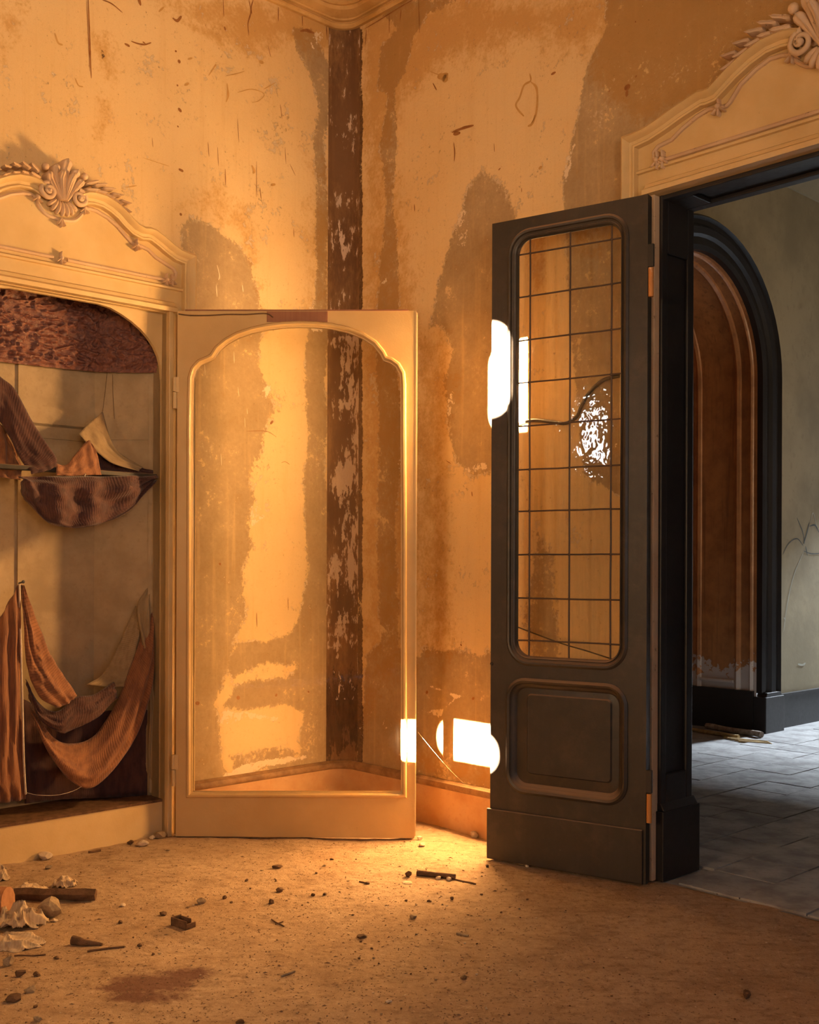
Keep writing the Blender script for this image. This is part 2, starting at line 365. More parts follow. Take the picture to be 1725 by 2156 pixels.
    def build(s, name, mat, parent=None, smooth=None, F=None, bevel=0.0):
        F = F or s.F; inv = mat_of(parent).inverted() if parent else ID
        T = inv @ F
        me = bpy.data.meshes.new(name)
        me.from_pydata([T @ Vector(v) for v in s.v], [], s.f); me.validate(); me.update()
        bm = bmesh.new(); bm.from_mesh(me); bmesh.ops.recalc_face_normals(bm, faces=bm.faces); bm.to_mesh(me); bm.free()
        if s.uv:
            ul = me.uv_layers.new(name='UVMap')
            for lp in me.loops: ul.data[lp.index].uv = s.uv[lp.vertex_index]
        me.materials.append(M[mat] if isinstance(mat, str) else mat)
        o = bpy.data.objects.new(name, me); COL.objects.link(o)
        if parent: o.parent = parent
        if smooth is not None:
            me.polygons.foreach_set('use_smooth', [True] * len(me.polygons)); me.set_sharp_from_angle(angle=math.radians(smooth))
        if bevel:
            b = o.modifiers.new('bevel', 'BEVEL'); b.width = bevel; b.segments = 2; b.limit_method = 'ANGLE'
        return o
def catmull(P, n):
    P = [Vector(p) for p in P]; out = []
    for i in range(len(P) - 1):
        p0 = P[i - 1] if i > 0 else P[0] * 2 - P[1]; p1, p2 = P[i], P[i + 1]
        p3 = P[i + 2] if i + 2 < len(P) else P[-1] * 2 - P[-2]
        for k in range(n):
            t = k / n
            out.append(0.5 * ((2 * p1) + (p2 - p0) * t + (2 * p0 - 5 * p1 + 4 * p2 - p3) * t * t + (3 * p1 - p0 - 3 * p2 + p3) * t ** 3))
    out.append(P[-1]); return out
def roundrect(x0, x1, z0, z1, r, k=8):
    out = []
    for cx, cz, a0 in ((x1 - r, z1 - r, 0), (x0 + r, z1 - r, 90), (x0 + r, z0 + r, 180), (x1 - r, z0 + r, 270)):
        for i in range(k + 1):
            a = math.radians(a0 + 90 * i / k); out.append((cx + r * math.cos(a), cz + r * math.sin(a)))
    return out
def project_rect(loop, x0, x1, z0, z1, cx=None, cz=None):
    """points of the rectangle's rim seen from its centre through each loop point; the corners are hit exactly"""
    cx = (x0 + x1) / 2 if cx is None else cx; cz = (z0 + z1) / 2 if cz is None else cz; out = []
    for x, z in loop:
        dx, dz = x - cx, z - cz; t = 1e9
        if dx > 1e-9: t = min(t, (x1 - cx) / dx)
        if dx < -1e-9: t = min(t, (x0 - cx) / dx)
        if dz > 1e-9: t = min(t, (z1 - cz) / dz)
        if dz < -1e-9: t = min(t, (z0 - cz) / dz)
        out.append([cx + dx * t, cz + dz * t])
    for c in ((x0, z0), (x0, z1), (x1, z0), (x1, z1)):
        k = min(range(len(out)), key=lambda i: (out[i][0] - c[0]) ** 2 + (out[i][1] - c[1]) ** 2); out[k] = list(c)
    return [tuple(o) for o in out]

# ------------------------------------------------------------------ painted wall grids
def poly_mask(X, Z, poly, soft):
    inside = np.zeros(X.shape, bool); d = np.full(X.shape, 1e9); n = len(poly)
    for i in range(n):
        (x0, z0), (x1, z1) = poly[i], poly[(i + 1) % n]
        cond = ((z0 > Z) != (z1 > Z))
        with np.errstate(divide='ignore', invalid='ignore'):
            xi = (x1 - x0) * (Z - z0) / (z1 - z0 + 1e-12) + x0
        inside ^= cond & (X < xi)
        dx, dz = x1 - x0, z1 - z0; L = dx * dx + dz * dz + 1e-12
        t = np.clip(((X - x0) * dx + (Z - z0) * dz) / L, 0, 1)
        d = np.minimum(d, np.hypot(X - x0 - t * dx, Z - z0 - t * dz))
    sd = np.where(inside, d, -d)
    return np.clip(0.5 + sd / (2 * soft), 0, 1)
def wall_grid(name, F, xs, zs, skip, mat, layers, conv, extra=()):
    nx, nz = len(xs), len(zs)
    X, Z = np.meshgrid(xs, zs); X = X.ravel(); Z = Z.ravel()
    verts = np.stack([X, np.zeros_like(X), Z], 1)
    fs = []
    for j in range(nz - 1):
        zc = (zs[j] + zs[j + 1]) / 2
        for i in range(nx - 1):
            if not skip((xs[i] + xs[i + 1]) / 2, zc): fs.append((j * nx + i, j * nx + i + 1, (j + 1) * nx + i + 1, (j + 1) * nx + i))
    vl = [tuple(v) for v in verts]
    for q in extra:
        k = len(vl); vl += q; fs.append((k, k + 1, k + 2, k + 3))
    me = bpy.data.meshes.new(name); me.from_pydata(vl, [], fs); me.update()
    for nm in ('damp', 'brown', 'white', 'ochre'):
        val = np.zeros(len(vl)); n0 = len(X)
        for poly, soft, amt in layers.get(nm, ()):
            pl = [(conv(px, py).x, conv(px, py).z) for px, py in poly]
            if amt >= 0: val[:n0] = np.maximum(val[:n0], poly_mask(X, Z, pl, soft) * amt)
            else: val[:n0] = val[:n0] * (1 + poly_mask(X, Z, pl, soft) * amt)
        a = me.attributes.new(nm, 'FLOAT', 'POINT'); a.data.foreach_set('value', val.astype(np.float32))
    me.materials.append(M[mat]); o = bpy.data.objects.new(name, me); COL.objects.link(o); o.matrix_world = F
    tag(o, kind='structure'); return o

# ------------------------------------------------------------------ left wall (with the cabinet niche cut out) and right wall (with the doorway)
CEIL = 5.05
L1_LAYERS = {
 'damp': [
  ([(372, 480), (395, 458), (440, 470), (500, 512), (530, 560), (545, 620), (552, 700), (548, 760), (562, 820), (574, 862), (556, 915), (546, 960), (522, 1010), (538, 1055), (520, 1100), (526, 1150), (506, 1200), (516, 1250), (520, 1300), (496, 1345), (482, 1400), (466, 1440), (458, 1490), (464, 1540), (470, 1600), (476, 1640), (380, 1680), (330, 1680), (330, 640), (400, 600)], .03, 1.0),
  ([(500, 1348), (560, 1352), (615, 1330), (636, 1292), (648, 1180), (642, 1090), (640, 1000), (648, 900), (642, 800), (640, 740), (660, 640), (668, 560), (664, 400), (660, 300), (672, 220), (648, 150), (622, 100), (618, 60), (655, 60), (690, 130), (702, 180), (692, 230), (684, 300), (692, 420), (688, 600), (694, 700), (684, 800), (692, 900), (684, 1000), (702, 1100), (692, 1300), (704, 1420), (716, 1600), (640, 1624), (626, 1560), (640, 1500), (600, 1484), (505, 1496), (470, 1486), (500, 1442), (618, 1424), (628, 1400), (560, 1392), (492, 1424), (478, 1404)], .022, 1.0),
  ([(480, 1590), (560, 1572), (700, 1590), (712, 1606), (500, 1640)], .02, .75),
 ],
 'ochre': [
  ([(330, 0), (760, 0), (760, 120), (690, 110), (600, 90), (520, 110), (440, 50)], .10, .9),
  ([(360, 30), (470, 70), (470, 100), (400, 60)], .03, .8),
  ([(640, 330), (726, 330), (726, 700), (650, 700)], .10, .55),
  ([(690, 640), (726, 640), (726, 1500), (700, 1500)], .06, .8),
  ([(180, 70), (240, 70), (250, 180), (220, 190)], .06, .62), ([(200, 200), (235, 200), (225, 300), (195, 300)], .04, .6),
  ([(0, 0), (60, 0), (40, 120), (0, 130)], .06, .55),
  ([(370, 440), (450, 380), (520, 430), (560, 600), (560, 760), (540, 640), (500, 500), (420, 450)], .05, .45),
 ],
 'white': [
  ([(470, 1645), (470, 1630), (520, 1606), (600, 1592), (660, 1588), (668, 1592), (600, 1608), (560, 1616), (520, 1634)], .012, .72),
  ([(462, 1525), (470, 1495), (520, 1496), (590, 1510), (580, 1520), (520, 1512), (480, 1530)], .012, .62),
  ([(690, 1600), (700, 1566), (712, 1568), (702, 1590)], .01, .6),
  ([(650, 645), (680, 640), (682, 700), (655, 700)], .012, .5), ([(660, 370), (682, 372), (680, 410), (664, 400)], .012, .55),
  ([(648, 70), (690, 60), (660, 120)], .01, .4), ([(520, 1060), (545, 1050), (560, 1090), (530, 1110)], .012, .5), ([(548, 815), (570, 812), (566, 840), (550, 842)], .012, .5),
 ],
 'brown': [([(708, 60), (730, 60), (730, 1640), (706, 1640), (714, 900)], .012, .95),
           ([(200, 80), (222, 80), (235, 170), (215, 180)], .05, .40)],
}
L2_LAYERS = {
 'damp': [
  ([(770, 0), (960, 0), (900, 30), (872, 80), (852, 150), (832, 190), (838, 300), (828, 420), (842, 560), (836, 750), (848, 900), (832, 1100), (842, 1360), (880, 1380), (880, 1660), (760, 1610), (770, 1380), (800, 1350), (792, 1100), (800, 900), (792, 700), (802, 560), (812, 420), (800, 300), (816, 200), (796, 180), (800, 100), (835, 60)], .022, 1.0),
  ([(860, 1390), (900, 1366), (960, 1372), (1060, 1376), (1200, 1390), (1360, 1420), (1360, 1720), (1040, 1660), (860, 1640)], .035, 1.0),
  ([(905, 690), (915, 620), (940, 540), (968, 460), (985, 400), (1015, 352), (1062, 392), (1090, 470), (1095, 560), (1080, 690), (1060, 720), (1045, 800), (1040, 990), (1000, 1002), (975, 985), (950, 950), (945, 880), (938, 800), (952, 740), (930, 690)], .03, 1.0),
  ([(1278, -20), (1276, 60), (1250, 110), (1232, 150), (1222, 210), (1212, 270), (1196, 330), (1188, 370), (1186, 430), (1190, 520), (1200, 700), (1230, 1000), (1400, 1100), (1740, 500), (1740, -20)], .016, 1.0),
  ([(1130, 1100), (1170, 1180), (1180, 1400), (1120, 1400), (1110, 1250)], .04, .8),
 ],
 'ochre': [
  ([(760, -10), (1290, -10), (1270, 100), (1120, 90), (960, 120), (860, 200), (820, 330), (760, 330)], .12, .9),
  ([(764, 300), (830, 300), (880, 600), (900, 900), (880, 1400), (764, 1500)], .10, .7),
  ([(1278, -20), (1740, -20), (1740, 60), (1600, 100), (1500, 200), (1340, 260), (1260, 200), (1240, 140)], .06, .95),
  ([(870, 700), (950, 690), (960, 800), (940, 1000), (960, 1400), (880, 1400)], .08, .55),
  ([(870, 1640), (1360, 1700), (1360, 1600), (870, 1560)], .06, .6),
  ([(1110, 470), (1150, 470), (1150, 620), (1120, 620)], .03, .7), ([(1200, 480), (1290, 470), (1280, 560), (1210, 540)], .04, .6),
 ],
 'white': [
  ([(1186, 340), (1212, 300), (1204, 350), (1190, 390)], .012, .62),
  ([(880, 1500), (930, 1488), (960, 1470), (930, 1510)], .012, .55), ([(800, 600), (815, 575), (818, 600)], .01, .55),
  ([(900, 1440), (930, 1450), (960, 1462), (1000, 1466), (960, 1470), (910, 1450)], .008, .55),
  ([(975, 985), (1020, 970), (1030, 985), (990, 1000)], .012, .5), ([(935, 860), (950, 820), (960, 850), (945, 880)], .012, .45), ([(960, 440), (990, 440), (985, 520), (960, 520)], .01, .4),
 ],
 'brown': [([(752, 60), (764, 60), (764, 1640), (752, 1640)], .012, .8)],
}
def lv(a, b, s): return list(np.arange(a, b + s / 2, s))
XL = lv(-3.0, -0.12, .01); ZL = lv(0, 4.62, .01)
wall_left = wall_grid('wall_left', FW1, XL, ZL, lambda x, z: -2.385 < x < -1.21 and z < 2.70, 'wall', L1_LAYERS, L1,
    [[(-6.65, 0, 0), (-3.0, 0, 0), (-3.0, 0, 4.62), (-6.65, 0, 4.62)], [(-6.65, 0, 4.62), (-.12, 0, 4.62), (-.12, 0, CEIL), (-6.65, 0, CEIL)]])
XR = lv(.12, 3.4, .01)
wall_right = wall_grid('wall_right', FW2, XR, ZL, lambda x, z: x > 2.19 and z < 3.06, 'wall', L2_LAYERS, L2,
    [[(3.4, 0, 3.06), (7.5, 0, 3.06), (7.5, 0, CEIL), (3.4, 0, CEIL)], [(3.82, 0, 0), (7.5, 0, 0), (7.5, 0, 3.06), (3.82, 0, 3.06)], [(.12, 0, 4.62), (3.4, 0, 4.62), (3.4, 0, CEIL), (.12, 0, CEIL)]])
# rounded bare corner strip between them: plan coordinates are room (u to the left, v to the right) metres
def plan(u, v): return CORNER - D1 * u - D2 * v
def fillet(r, off=0.0, n=10):
    """plan path: along the left wall towards the corner, round it, along the right wall; off = distance out of the walls"""
    c = r + 0.0; pts = []
    rr = max(r - off, 0.02) if off < r else 0.02
    cc = off + rr
    for i in range(n + 1):
        a = PI / 2 * i / n
        pts.append((cc - rr * math.sin(a), cc - rr * math.cos(a)))   # (u, v)
    return pts
RC = 0.13
arc = fillet(RC, n=14)
zz = lv(0, 4.62, .01)
arcF = []
for i in range(len(arc)):
    pass
vv = []; ff = []
for z in zz:
    for (u, v) in arc:
        p = plan(u, v); vv.append((p.x, p.y, z))
na = len(arc)
for j in range(len(zz) - 1):
    for i in range(na - 1): ff.append((j * na + i, j * na + i + 1, (j + 1) * na + i + 1, (j + 1) * na + i))
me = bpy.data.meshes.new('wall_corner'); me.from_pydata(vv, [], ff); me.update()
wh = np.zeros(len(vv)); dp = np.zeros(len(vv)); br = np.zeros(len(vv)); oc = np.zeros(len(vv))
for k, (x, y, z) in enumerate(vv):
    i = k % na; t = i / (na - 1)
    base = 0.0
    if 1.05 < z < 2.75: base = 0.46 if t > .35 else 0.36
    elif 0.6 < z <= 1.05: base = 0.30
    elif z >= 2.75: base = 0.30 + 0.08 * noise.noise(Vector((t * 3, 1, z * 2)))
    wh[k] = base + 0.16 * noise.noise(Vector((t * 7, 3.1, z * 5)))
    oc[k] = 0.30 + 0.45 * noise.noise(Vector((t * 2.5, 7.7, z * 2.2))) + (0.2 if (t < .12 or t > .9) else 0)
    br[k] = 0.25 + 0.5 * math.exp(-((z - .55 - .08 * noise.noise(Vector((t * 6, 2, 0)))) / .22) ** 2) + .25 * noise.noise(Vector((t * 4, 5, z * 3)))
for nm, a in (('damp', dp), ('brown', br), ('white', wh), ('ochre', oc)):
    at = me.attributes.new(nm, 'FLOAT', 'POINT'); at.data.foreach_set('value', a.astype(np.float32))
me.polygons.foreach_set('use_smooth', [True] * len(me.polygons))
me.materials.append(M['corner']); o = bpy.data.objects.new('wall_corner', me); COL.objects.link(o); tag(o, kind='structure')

# baseboards, each swept to the middle of the rounded corner
def to_world(m):   # plan sweep helper: path in world x-y
    return lambda x, y, h: (x, y, h)
BB = [(0, -.04), (.022, -.04), (.022, .205), (.030, .212), (.034, .225), (.030, .240), (.018, .246), (.012, .252), (0, .252)]
left_path = [plan(1.06, 0), plan(.4, 0)] + [plan(u, v) for u, v in arc[:8]]
right_path = [plan(u, v) for u, v in arc[7:]] + [plan(.6, 0) if False else plan(0, .7), plan(0, 2.03)]
def bb(name, path):
    a = MB(); a.sweep([(p.x, p.y) for p in path], [(-o, h) for o, h in BB[:3]] + [(0, BB[2][1])], lambda x, y, h: (x, y, h))
    root = a.build(name, 'base', None, 40); tag(root, kind='structure')
    b = MB(); b.sweep([(p.x, p.y) for p in path], [(0, .204)] + [(-o, h) for o, h in BB[2:]], lambda x, y, h: (x, y, h))
    b.build('base_moulding', 'base_mould', root, 40)
bb('baseboard_left', left_path); bb('baseboard_right', right_path)
# cornice: one sweep round the corner, its curves wider the further they stand out
CP = [(0, 4.545), (.020, 4.545), (.030, 4.556), (.030, 4.566), (.020, 4.576), (.020, 4.582), (.034, 4.584), (.036, 4.592), (.055, 4.598), (.078, 4.610), (.084, 4.622), (.084, 4.628), (.094, 4.628), (.102, 4.636), (.102, 4.646), (.094, 4.654), (.094, 4.659), (.116, 4.660), (.120, 4.670), (.145, 4.677), (.172, 4.693), (.180, 4.708), (.180, 4.714), (.192, 4.714), (.200, 4.722), (.200, 4.733), (.192, 4.741), (.192, 4.747), (.215, 4.750), (.222, 4.762), (.26, 4.78), (.30, 4.81), (.31, 4.84), (.34, 4.845), (.35, 4.87), (.40, 4.90), (.44, 4.94), (.46, 5.0), (.46, CEIL), (0, CEIL)]
cv = []; cf = []; NC = 14
for (n, z) in CP:
    r = .10 + .45 * n; cc = n + r
    row = [(6.6, n)] + [(cc, n)] + [(cc - r * math.sin(PI / 2 * i / NC), cc - r * math.cos(PI / 2 * i / NC)) for i in range(1, NC)] + [(n, cc), (n, 7.4)]
    cv += [(lambda p: (p.x, p.y, z))(plan(u, v)) for u, v in row]
q = NC + 3
for j in range(len(CP) - 1):
    for i in range(q - 1): cf.append((j * q + i, j * q + i + 1, (j + 1) * q + i + 1, (j + 1) * q + i))
cm = MB(); cm.add(cv, cf); o = cm.build('trim_1', 'cornice', None, 30); tag(o, kind='structure')
# ceiling, rear walls with their assumed windows
c = MB(); c.add([tuple(plan(*k)) [:2] + (CEIL,) for k in ((-.25, -.3), (6.9, -.3), (6.9, 7.8), (-.25, 7.8))] + [tuple(plan(*k))[:2] + (CEIL + .1,) for k in ((-.25, -.3), (6.9, -.3), (6.9, 7.8), (-.25, 7.8))], [(0, 1, 2, 3), (4, 7, 6, 5), (0, 4, 5, 1), (1, 5, 6, 2), (2, 6, 7, 3), (3, 7, 4, 0)])
tag(c.build('ceiling', 'ceiling'), kind='structure')
def wall_boxes(name, F, x0, x1, y0, y1, z1, holes, mat):
    """a wall along x with rectangular holes (x0, x1, z0, z1), sorted and not overlapping in x"""
    b = MB(F); x = x0
    for (a, c_, za, zb) in holes:
        b.box(x, a, y0, y1, 0, z1)
        if za > 0: b.box(a, c_, y0, y1, 0, za)
        b.box(a, c_, y0, y1, zb, z1); x = c_
    b.box(x, x1, y0, y1, 0, z1)
    o = b.build(name, mat); tag(o, kind='structure'); return o
# wall behind the camera on the left (u = 6.65): sun comes through two openings of its assumed shuttered window, the glow lamp stands in the next assumed one
FW4 = frame(room_pt(6.65, 0, 0), math.radians(133.0))   # x runs back towards negative v
SUNWIN = [(1.30, 2.35, .85, 3.45)]
wall_boxes('wall_rear_left', FW4, -7.75, .3, 0, .25, CEIL, [(-3.10, -2.50, .85, 3.45), (-2.45 , -1.30, .85, 3.45)], 'outer')
b = MB(FW4); b.box(-3.10, -2.50, .14, .16, .85, 3.45); tag(b.build('sun_block_plate', 'outer'), kind='structure')   # added unseen plate that keeps the sun out of this opening
b = MB(FW4)
SH = dict(lo=(1.66, 2.285, 1.04, 1.19, .07), hi=(2.03, 2.345, 2.745, 3.145, .08))
zmid = 2.0
for key, (za, zb) in (('lo', (.85, zmid)), ('hi', (zmid, 3.45))):
    v0, v1, h0, h1, r = SH[key]
    lp = roundrect(-v1, -v0, h0, h1, r); b.ring(project_rect(lp, -2.45, -1.30, za, zb, -(v0 + v1) / 2, (h0 + h1) / 2), lp, .08, .10)
o = b.build('assumed_sun_shutter', 'outer'); tag(o, kind='structure')  # assumed shutter, its openings shaped so sun patches land on the right wall
# small glowing panel added high on the same wall, reflected in the door glass
mm_ = NT('glow_panel_emission'); em = mm_.n('ShaderNodeEmission', {'Color': C(.86, .94, 1.0), 'Strength': 22.0}); mm_.t.links.new(em.outputs[0], mm_.out.inputs['Surface']); M['added_glow'] = mm_.m
b = MB(FW4); b.box(-.88, -.77, -.012, -.004, 2.52, 3.06); tag(b.build('added_glow_panel', 'added_glow'), kind='structure')  # stands in for an assumed opening; the wall behind it is closed
# wall behind the camera on the right (v = 7.5)
FW3 = frame(room_pt(0, 7.5, 0), math.radians(43.0))
wall_boxes('wall_rear_right', FW3, -6.9, .25, -.25, 0, CEIL, [(-5.55, -4.25, 1.3, 3.5), (-3.25, -1.95, .8, 3.3)], 'outer')  # both openings added, one behind each lamp at this wall

# ------------------------------------------------------------------ floors
us = lv(-.02, 6.66, .025); vs_ = lv(-.02, 7.5, .025)
U, V = np.meshgrid(us, vs_); U = U.ravel(); V = V.ravel()
PX = CORNER.x - D1.x * U - D2.x * V; PY = CORNER.y - D1.y * U - D2.y * V
PZ = np.zeros_like(U)
for k in range(len(U)):
    PZ[k] = 0.007 * noise.fractal(Vector((PX[k] * 2.2, PY[k] * 2.2, 0)), 1.0, 2.0, 3) + 0.004 * noise.noise(Vector((PX[k] * 14, PY[k] * 14, 2)))
PZ -= 0.004
nu_, nv_ = len(us), len(vs_)
ff = [(j * nu_ + i, j * nu_ + i + 1, (j + 1) * nu_ + i + 1, (j + 1) * nu_ + i) for j in range(nv_ - 1) for i in range(nu_ - 1)]
me = bpy.data.meshes.new('floor'); me.from_pydata(list(zip(PX, PY, PZ)), [], ff); me.update()
red = np.zeros(len(U))
for (px, py, rx, ry, a) in ((320, 2068, .26, .14, 1.0), (385, 2050, .16, .09, .9), (250, 2078, .2, .05, .8), (300, 2095, .2, .08, .8)):
    q_ = FL(px, py); red = np.maximum(red, a * np.clip(1.15 - np.hypot((PX - q_.x) / rx, (PY - q_.y) / ry), 0, 1))
at = me.attributes.new('red', 'FLOAT', 'POINT'); at.data.foreach_set('value', red.astype(np.float32))
me.polygons.foreach_set('use_smooth', [True] * len(me.polygons))
me.materials.append(M['floor']); floor = bpy.data.objects.new('floor', me); COL.objects.link(floor); tag(floor, kind='structure')
def floor_z(x, y):
    return 0.007 * noise.fractal(Vector((x * 2.2, y * 2.2, 0)), 1.0, 2.0, 3) + 0.004 * noise.noise(Vector((x * 14, y * 14, 2))) - .004

# ------------------------------------------------------------------ hall behind the doorway
b = MB(); hp = lambda s, w, z: (lambda p: (p.x, p.y, z))(plan(-s, w))
b.add([hp(.0, -3, -.004), hp(8.2, -3, -.004), hp(8.2, 7.5, -.004), hp(.0, 7.5, -.004)], [(0, 1, 2, 3)])
hf = b.build('floor_hall', 'tile'); tag(hf, kind='structure')
TS = .30
tm = MB(); tm.box(0, TS - .006, 0, TS - .006, -.03, 0); 
tiles = None; random.seed(3)
for i in range(19):
    for j in range(-2, 16):
        s0 = .02 + i * TS; w0 = .30 + j * TS - .1
        if s0 < .25 and not (2.2 < w0 + .15 < 3.8): continue
        if w0 < .25: continue
        if s0 > 1.2 and w0 > 3.3: continue
        p = plan(-s0, w0)
        if tiles is None:
            tb = MB(); tb.box(0, TS - .006, -(TS - .006), 0, -.012, 0)
            tiles = tb.build('tile', 'tile', None); tiles.rotation_euler = (0, 0, math.radians(43)); o = tiles
            tm2 = tiles.data.copy(); tm2.materials.clear(); tm2.materials.append(M['tile_b'])
        else:
            o = tiles.copy(); COL.objects.link(o)
            if random.random() < .5: o.data = tm2
        o.parent = hf; o.location = (p.x, p.y, .005 + random.uniform(-.003, .003)); o.rotation_euler = (random.uniform(-.006, .006), random.uniform(-.006, .006), math.radians(43))
# green-grey wall with the arch: frame FH, x along the wall to the right, y into it
FH = frame(CORNER + D2 * (-.246), math.radians(43.0))
SCN, ZC, RO, RI = 3.44, 3.0, 1.15, .88     # arch centre along x, springing height, outer and inner radius
def arch(r, z0, n=28, xc=SCN):
    return [(xc + r, z0)] + [(xc + r * math.cos(PI * i / n), ZC + r * math.sin(PI * i / n)) for i in range(n + 1)] + [(xc - r, z0)]
b = MB(FH); lp = arch(RI + .02, 0.0); out = []
for i, (x, z) in enumerate(lp):
    if i == 0: out.append((8.2, 0))
    elif i == len(lp) - 1: out.append((.2, 0))
    else:
        dx, dz = x - SCN, z - ZC; t = 1e9
        if dx > 1e-6: t = min(t, (8.2 - SCN) / dx)
        if dx < -1e-6: t = min(t, (.2 - SCN) / dx)
        if dz > 1e-6: t = min(t, (CEIL - ZC) / dz)
        out.append((SCN + dx * t, ZC + dz * t))
k = min(range(len(out)), key=lambda i: (out[i][0] - 8.2) ** 2 + (out[i][1] - CEIL) ** 2); out[k] = (8.2, CEIL)
k = min(range(len(out)), key=lambda i: (out[i][0] - .2) ** 2 + (out[i][1] - CEIL) ** 2); out[k] = (.2, CEIL)
n = len(lp); v = [(x, 0, z) for x, z in out] + [(x, 0, z) for x, z in lp]
b.add(v, [(i, i + 1, n + i + 1, n + i) for i in range(n - 1)])
tag(b.build('wall_hall', 'hall_wall'), kind='structure')
b = MB(FH); b.box(.2, 8.3, -7.2, 1.2, CEIL, CEIL + .1); tag(b.build('ceiling_hall', 'ceiling'), kind='structure')
b = MB(FH); b.sweep([(2.0, 0), (8.2, 0)], [(0, 4.72), (-.02, 4.72), (-.05, 4.78), (-.12, 4.84), (-.2, 4.92), (-.2, CEIL), (0, CEIL)], lambda x, y, h: (x, y, h))
tag(b.build('trim_2', 'hall_wall', None, 40), kind='structure')
b = MB(FH); b.box(SCN + RO - .01, 8.2, -.03, .0, -.03, .27); b.box(SCN + RO, 8.2, -.04, 0, .27, .295); tag(b.build('baseboard_hall', 'black_wood'), kind='structure')
# far wall with the assumed window that lights the hall, near wall, back of the right wall
FWF = frame(CORNER + D1 * 8.2, math.radians(-47.0))
wall_boxes('wall_hall_far', FWF, -1.5, 8, 0, .2, CEIL, [(-.1, 2.4, .9, 3.42)], 'hall_wall')
wall_boxes('wall_hall_near', FW1, .25, 8.4, -7.3, -7.1, CEIL, [], 'hall_wall')
b = MB(FW2); b.box(-.6, 2.17, .245, .25, 0, CEIL); b.box(3.84, 7.5, .245, .25, 0, CEIL); b.box(2.17, 3.84, .245, .25, 3.08, CEIL)
tag(b.build('wall_right_hall_side', 'hall_wall'), kind='structure')
# the arch: dark casing, paneled reveal that turns over into the vault
ar = empty('arched_paneling', FH @ Vector((SCN + RI, 0, 0)), math.radians(43), 'dark wooden arch with varnished paneled reveal in the hall behind the doorway', 'paneling')
b = MB(FH); b.sweep(arch(RI, .33)[::-1], [(0, 0), (0, .05), (.04, .06), (.06, .05), (.10, .05), (.12, .075), (.17, .085), (.20, .06), (.235, .06), (.25, .09), (.27, .07), (.27, 0)], lambda x, y, h: (x, -h, y))
b.build('casing', 'black_wood', ar, 35)
for sgn in (1, -1):
    b = MB(FH); x0 = SCN + sgn * RI; b.box(min(x0 - sgn * .02, x0 + sgn * .29), max(x0 - sgn * .02, x0 + sgn * .29), -.10, .02, -.03, .30)
    b.prism([(x0 - sgn * .0, .30), (x0 + sgn * .27, .30), (x0 + sgn * .25, .335), (x0 + sgn * .02, .335)], -.09, .0)
    b.build('plinth', 'black_wood', ar, None, bevel=.006)
DEP = 1.0
rev = arch(RI, 0.0)
b = MB(FH); n = len(rev); b.add([(x, 0, z) for x, z in rev] + [(x, DEP, z) for x, z in rev], [(i, i + 1, n + i + 1, n + i) for i in range(n - 1)])
b.build('reveal', 'varnish', ar, 40)
# mouldings on the reveal: lines that follow the arch at several depths
for (y0, y1, h) in ((.03, .07, .02), (.145, .205, .028), (.53, .585, .024), (.615, .64, .014)):
    b = MB(FH); b.sweep(arch(RI, .345)[::-1], [(0, y0), (-h * .6, y0 + .006), (-h, (y0 + y1) / 2), (-h * .5, y1 - .008), (0, y1)], lambda x, y, d: (x, d, y)); b.build('moulding', 'varnish', ar, 40)
b = MB(FH); b.box(SCN + RI - .03, SCN + RI + .01, .205, .53, .40, .425); b.build('panel_rail', 'varnish', ar, None, bevel=.006)
b = MB(FH); b.box(SCN + RI - .025, SCN + RI + .02, .02, DEP, -.03, .33); b.box(SCN + RI - .032, SCN + RI, .02, DEP, .33, .345); b.build('base_board', 'black_wood', ar, None)
b = MB(FH); b.box(SCN - RI - .1, SCN + RI + .1, DEP, DEP + .03, 0, ZC + RI + .1); b.build('back_panel', 'varnish', ar)

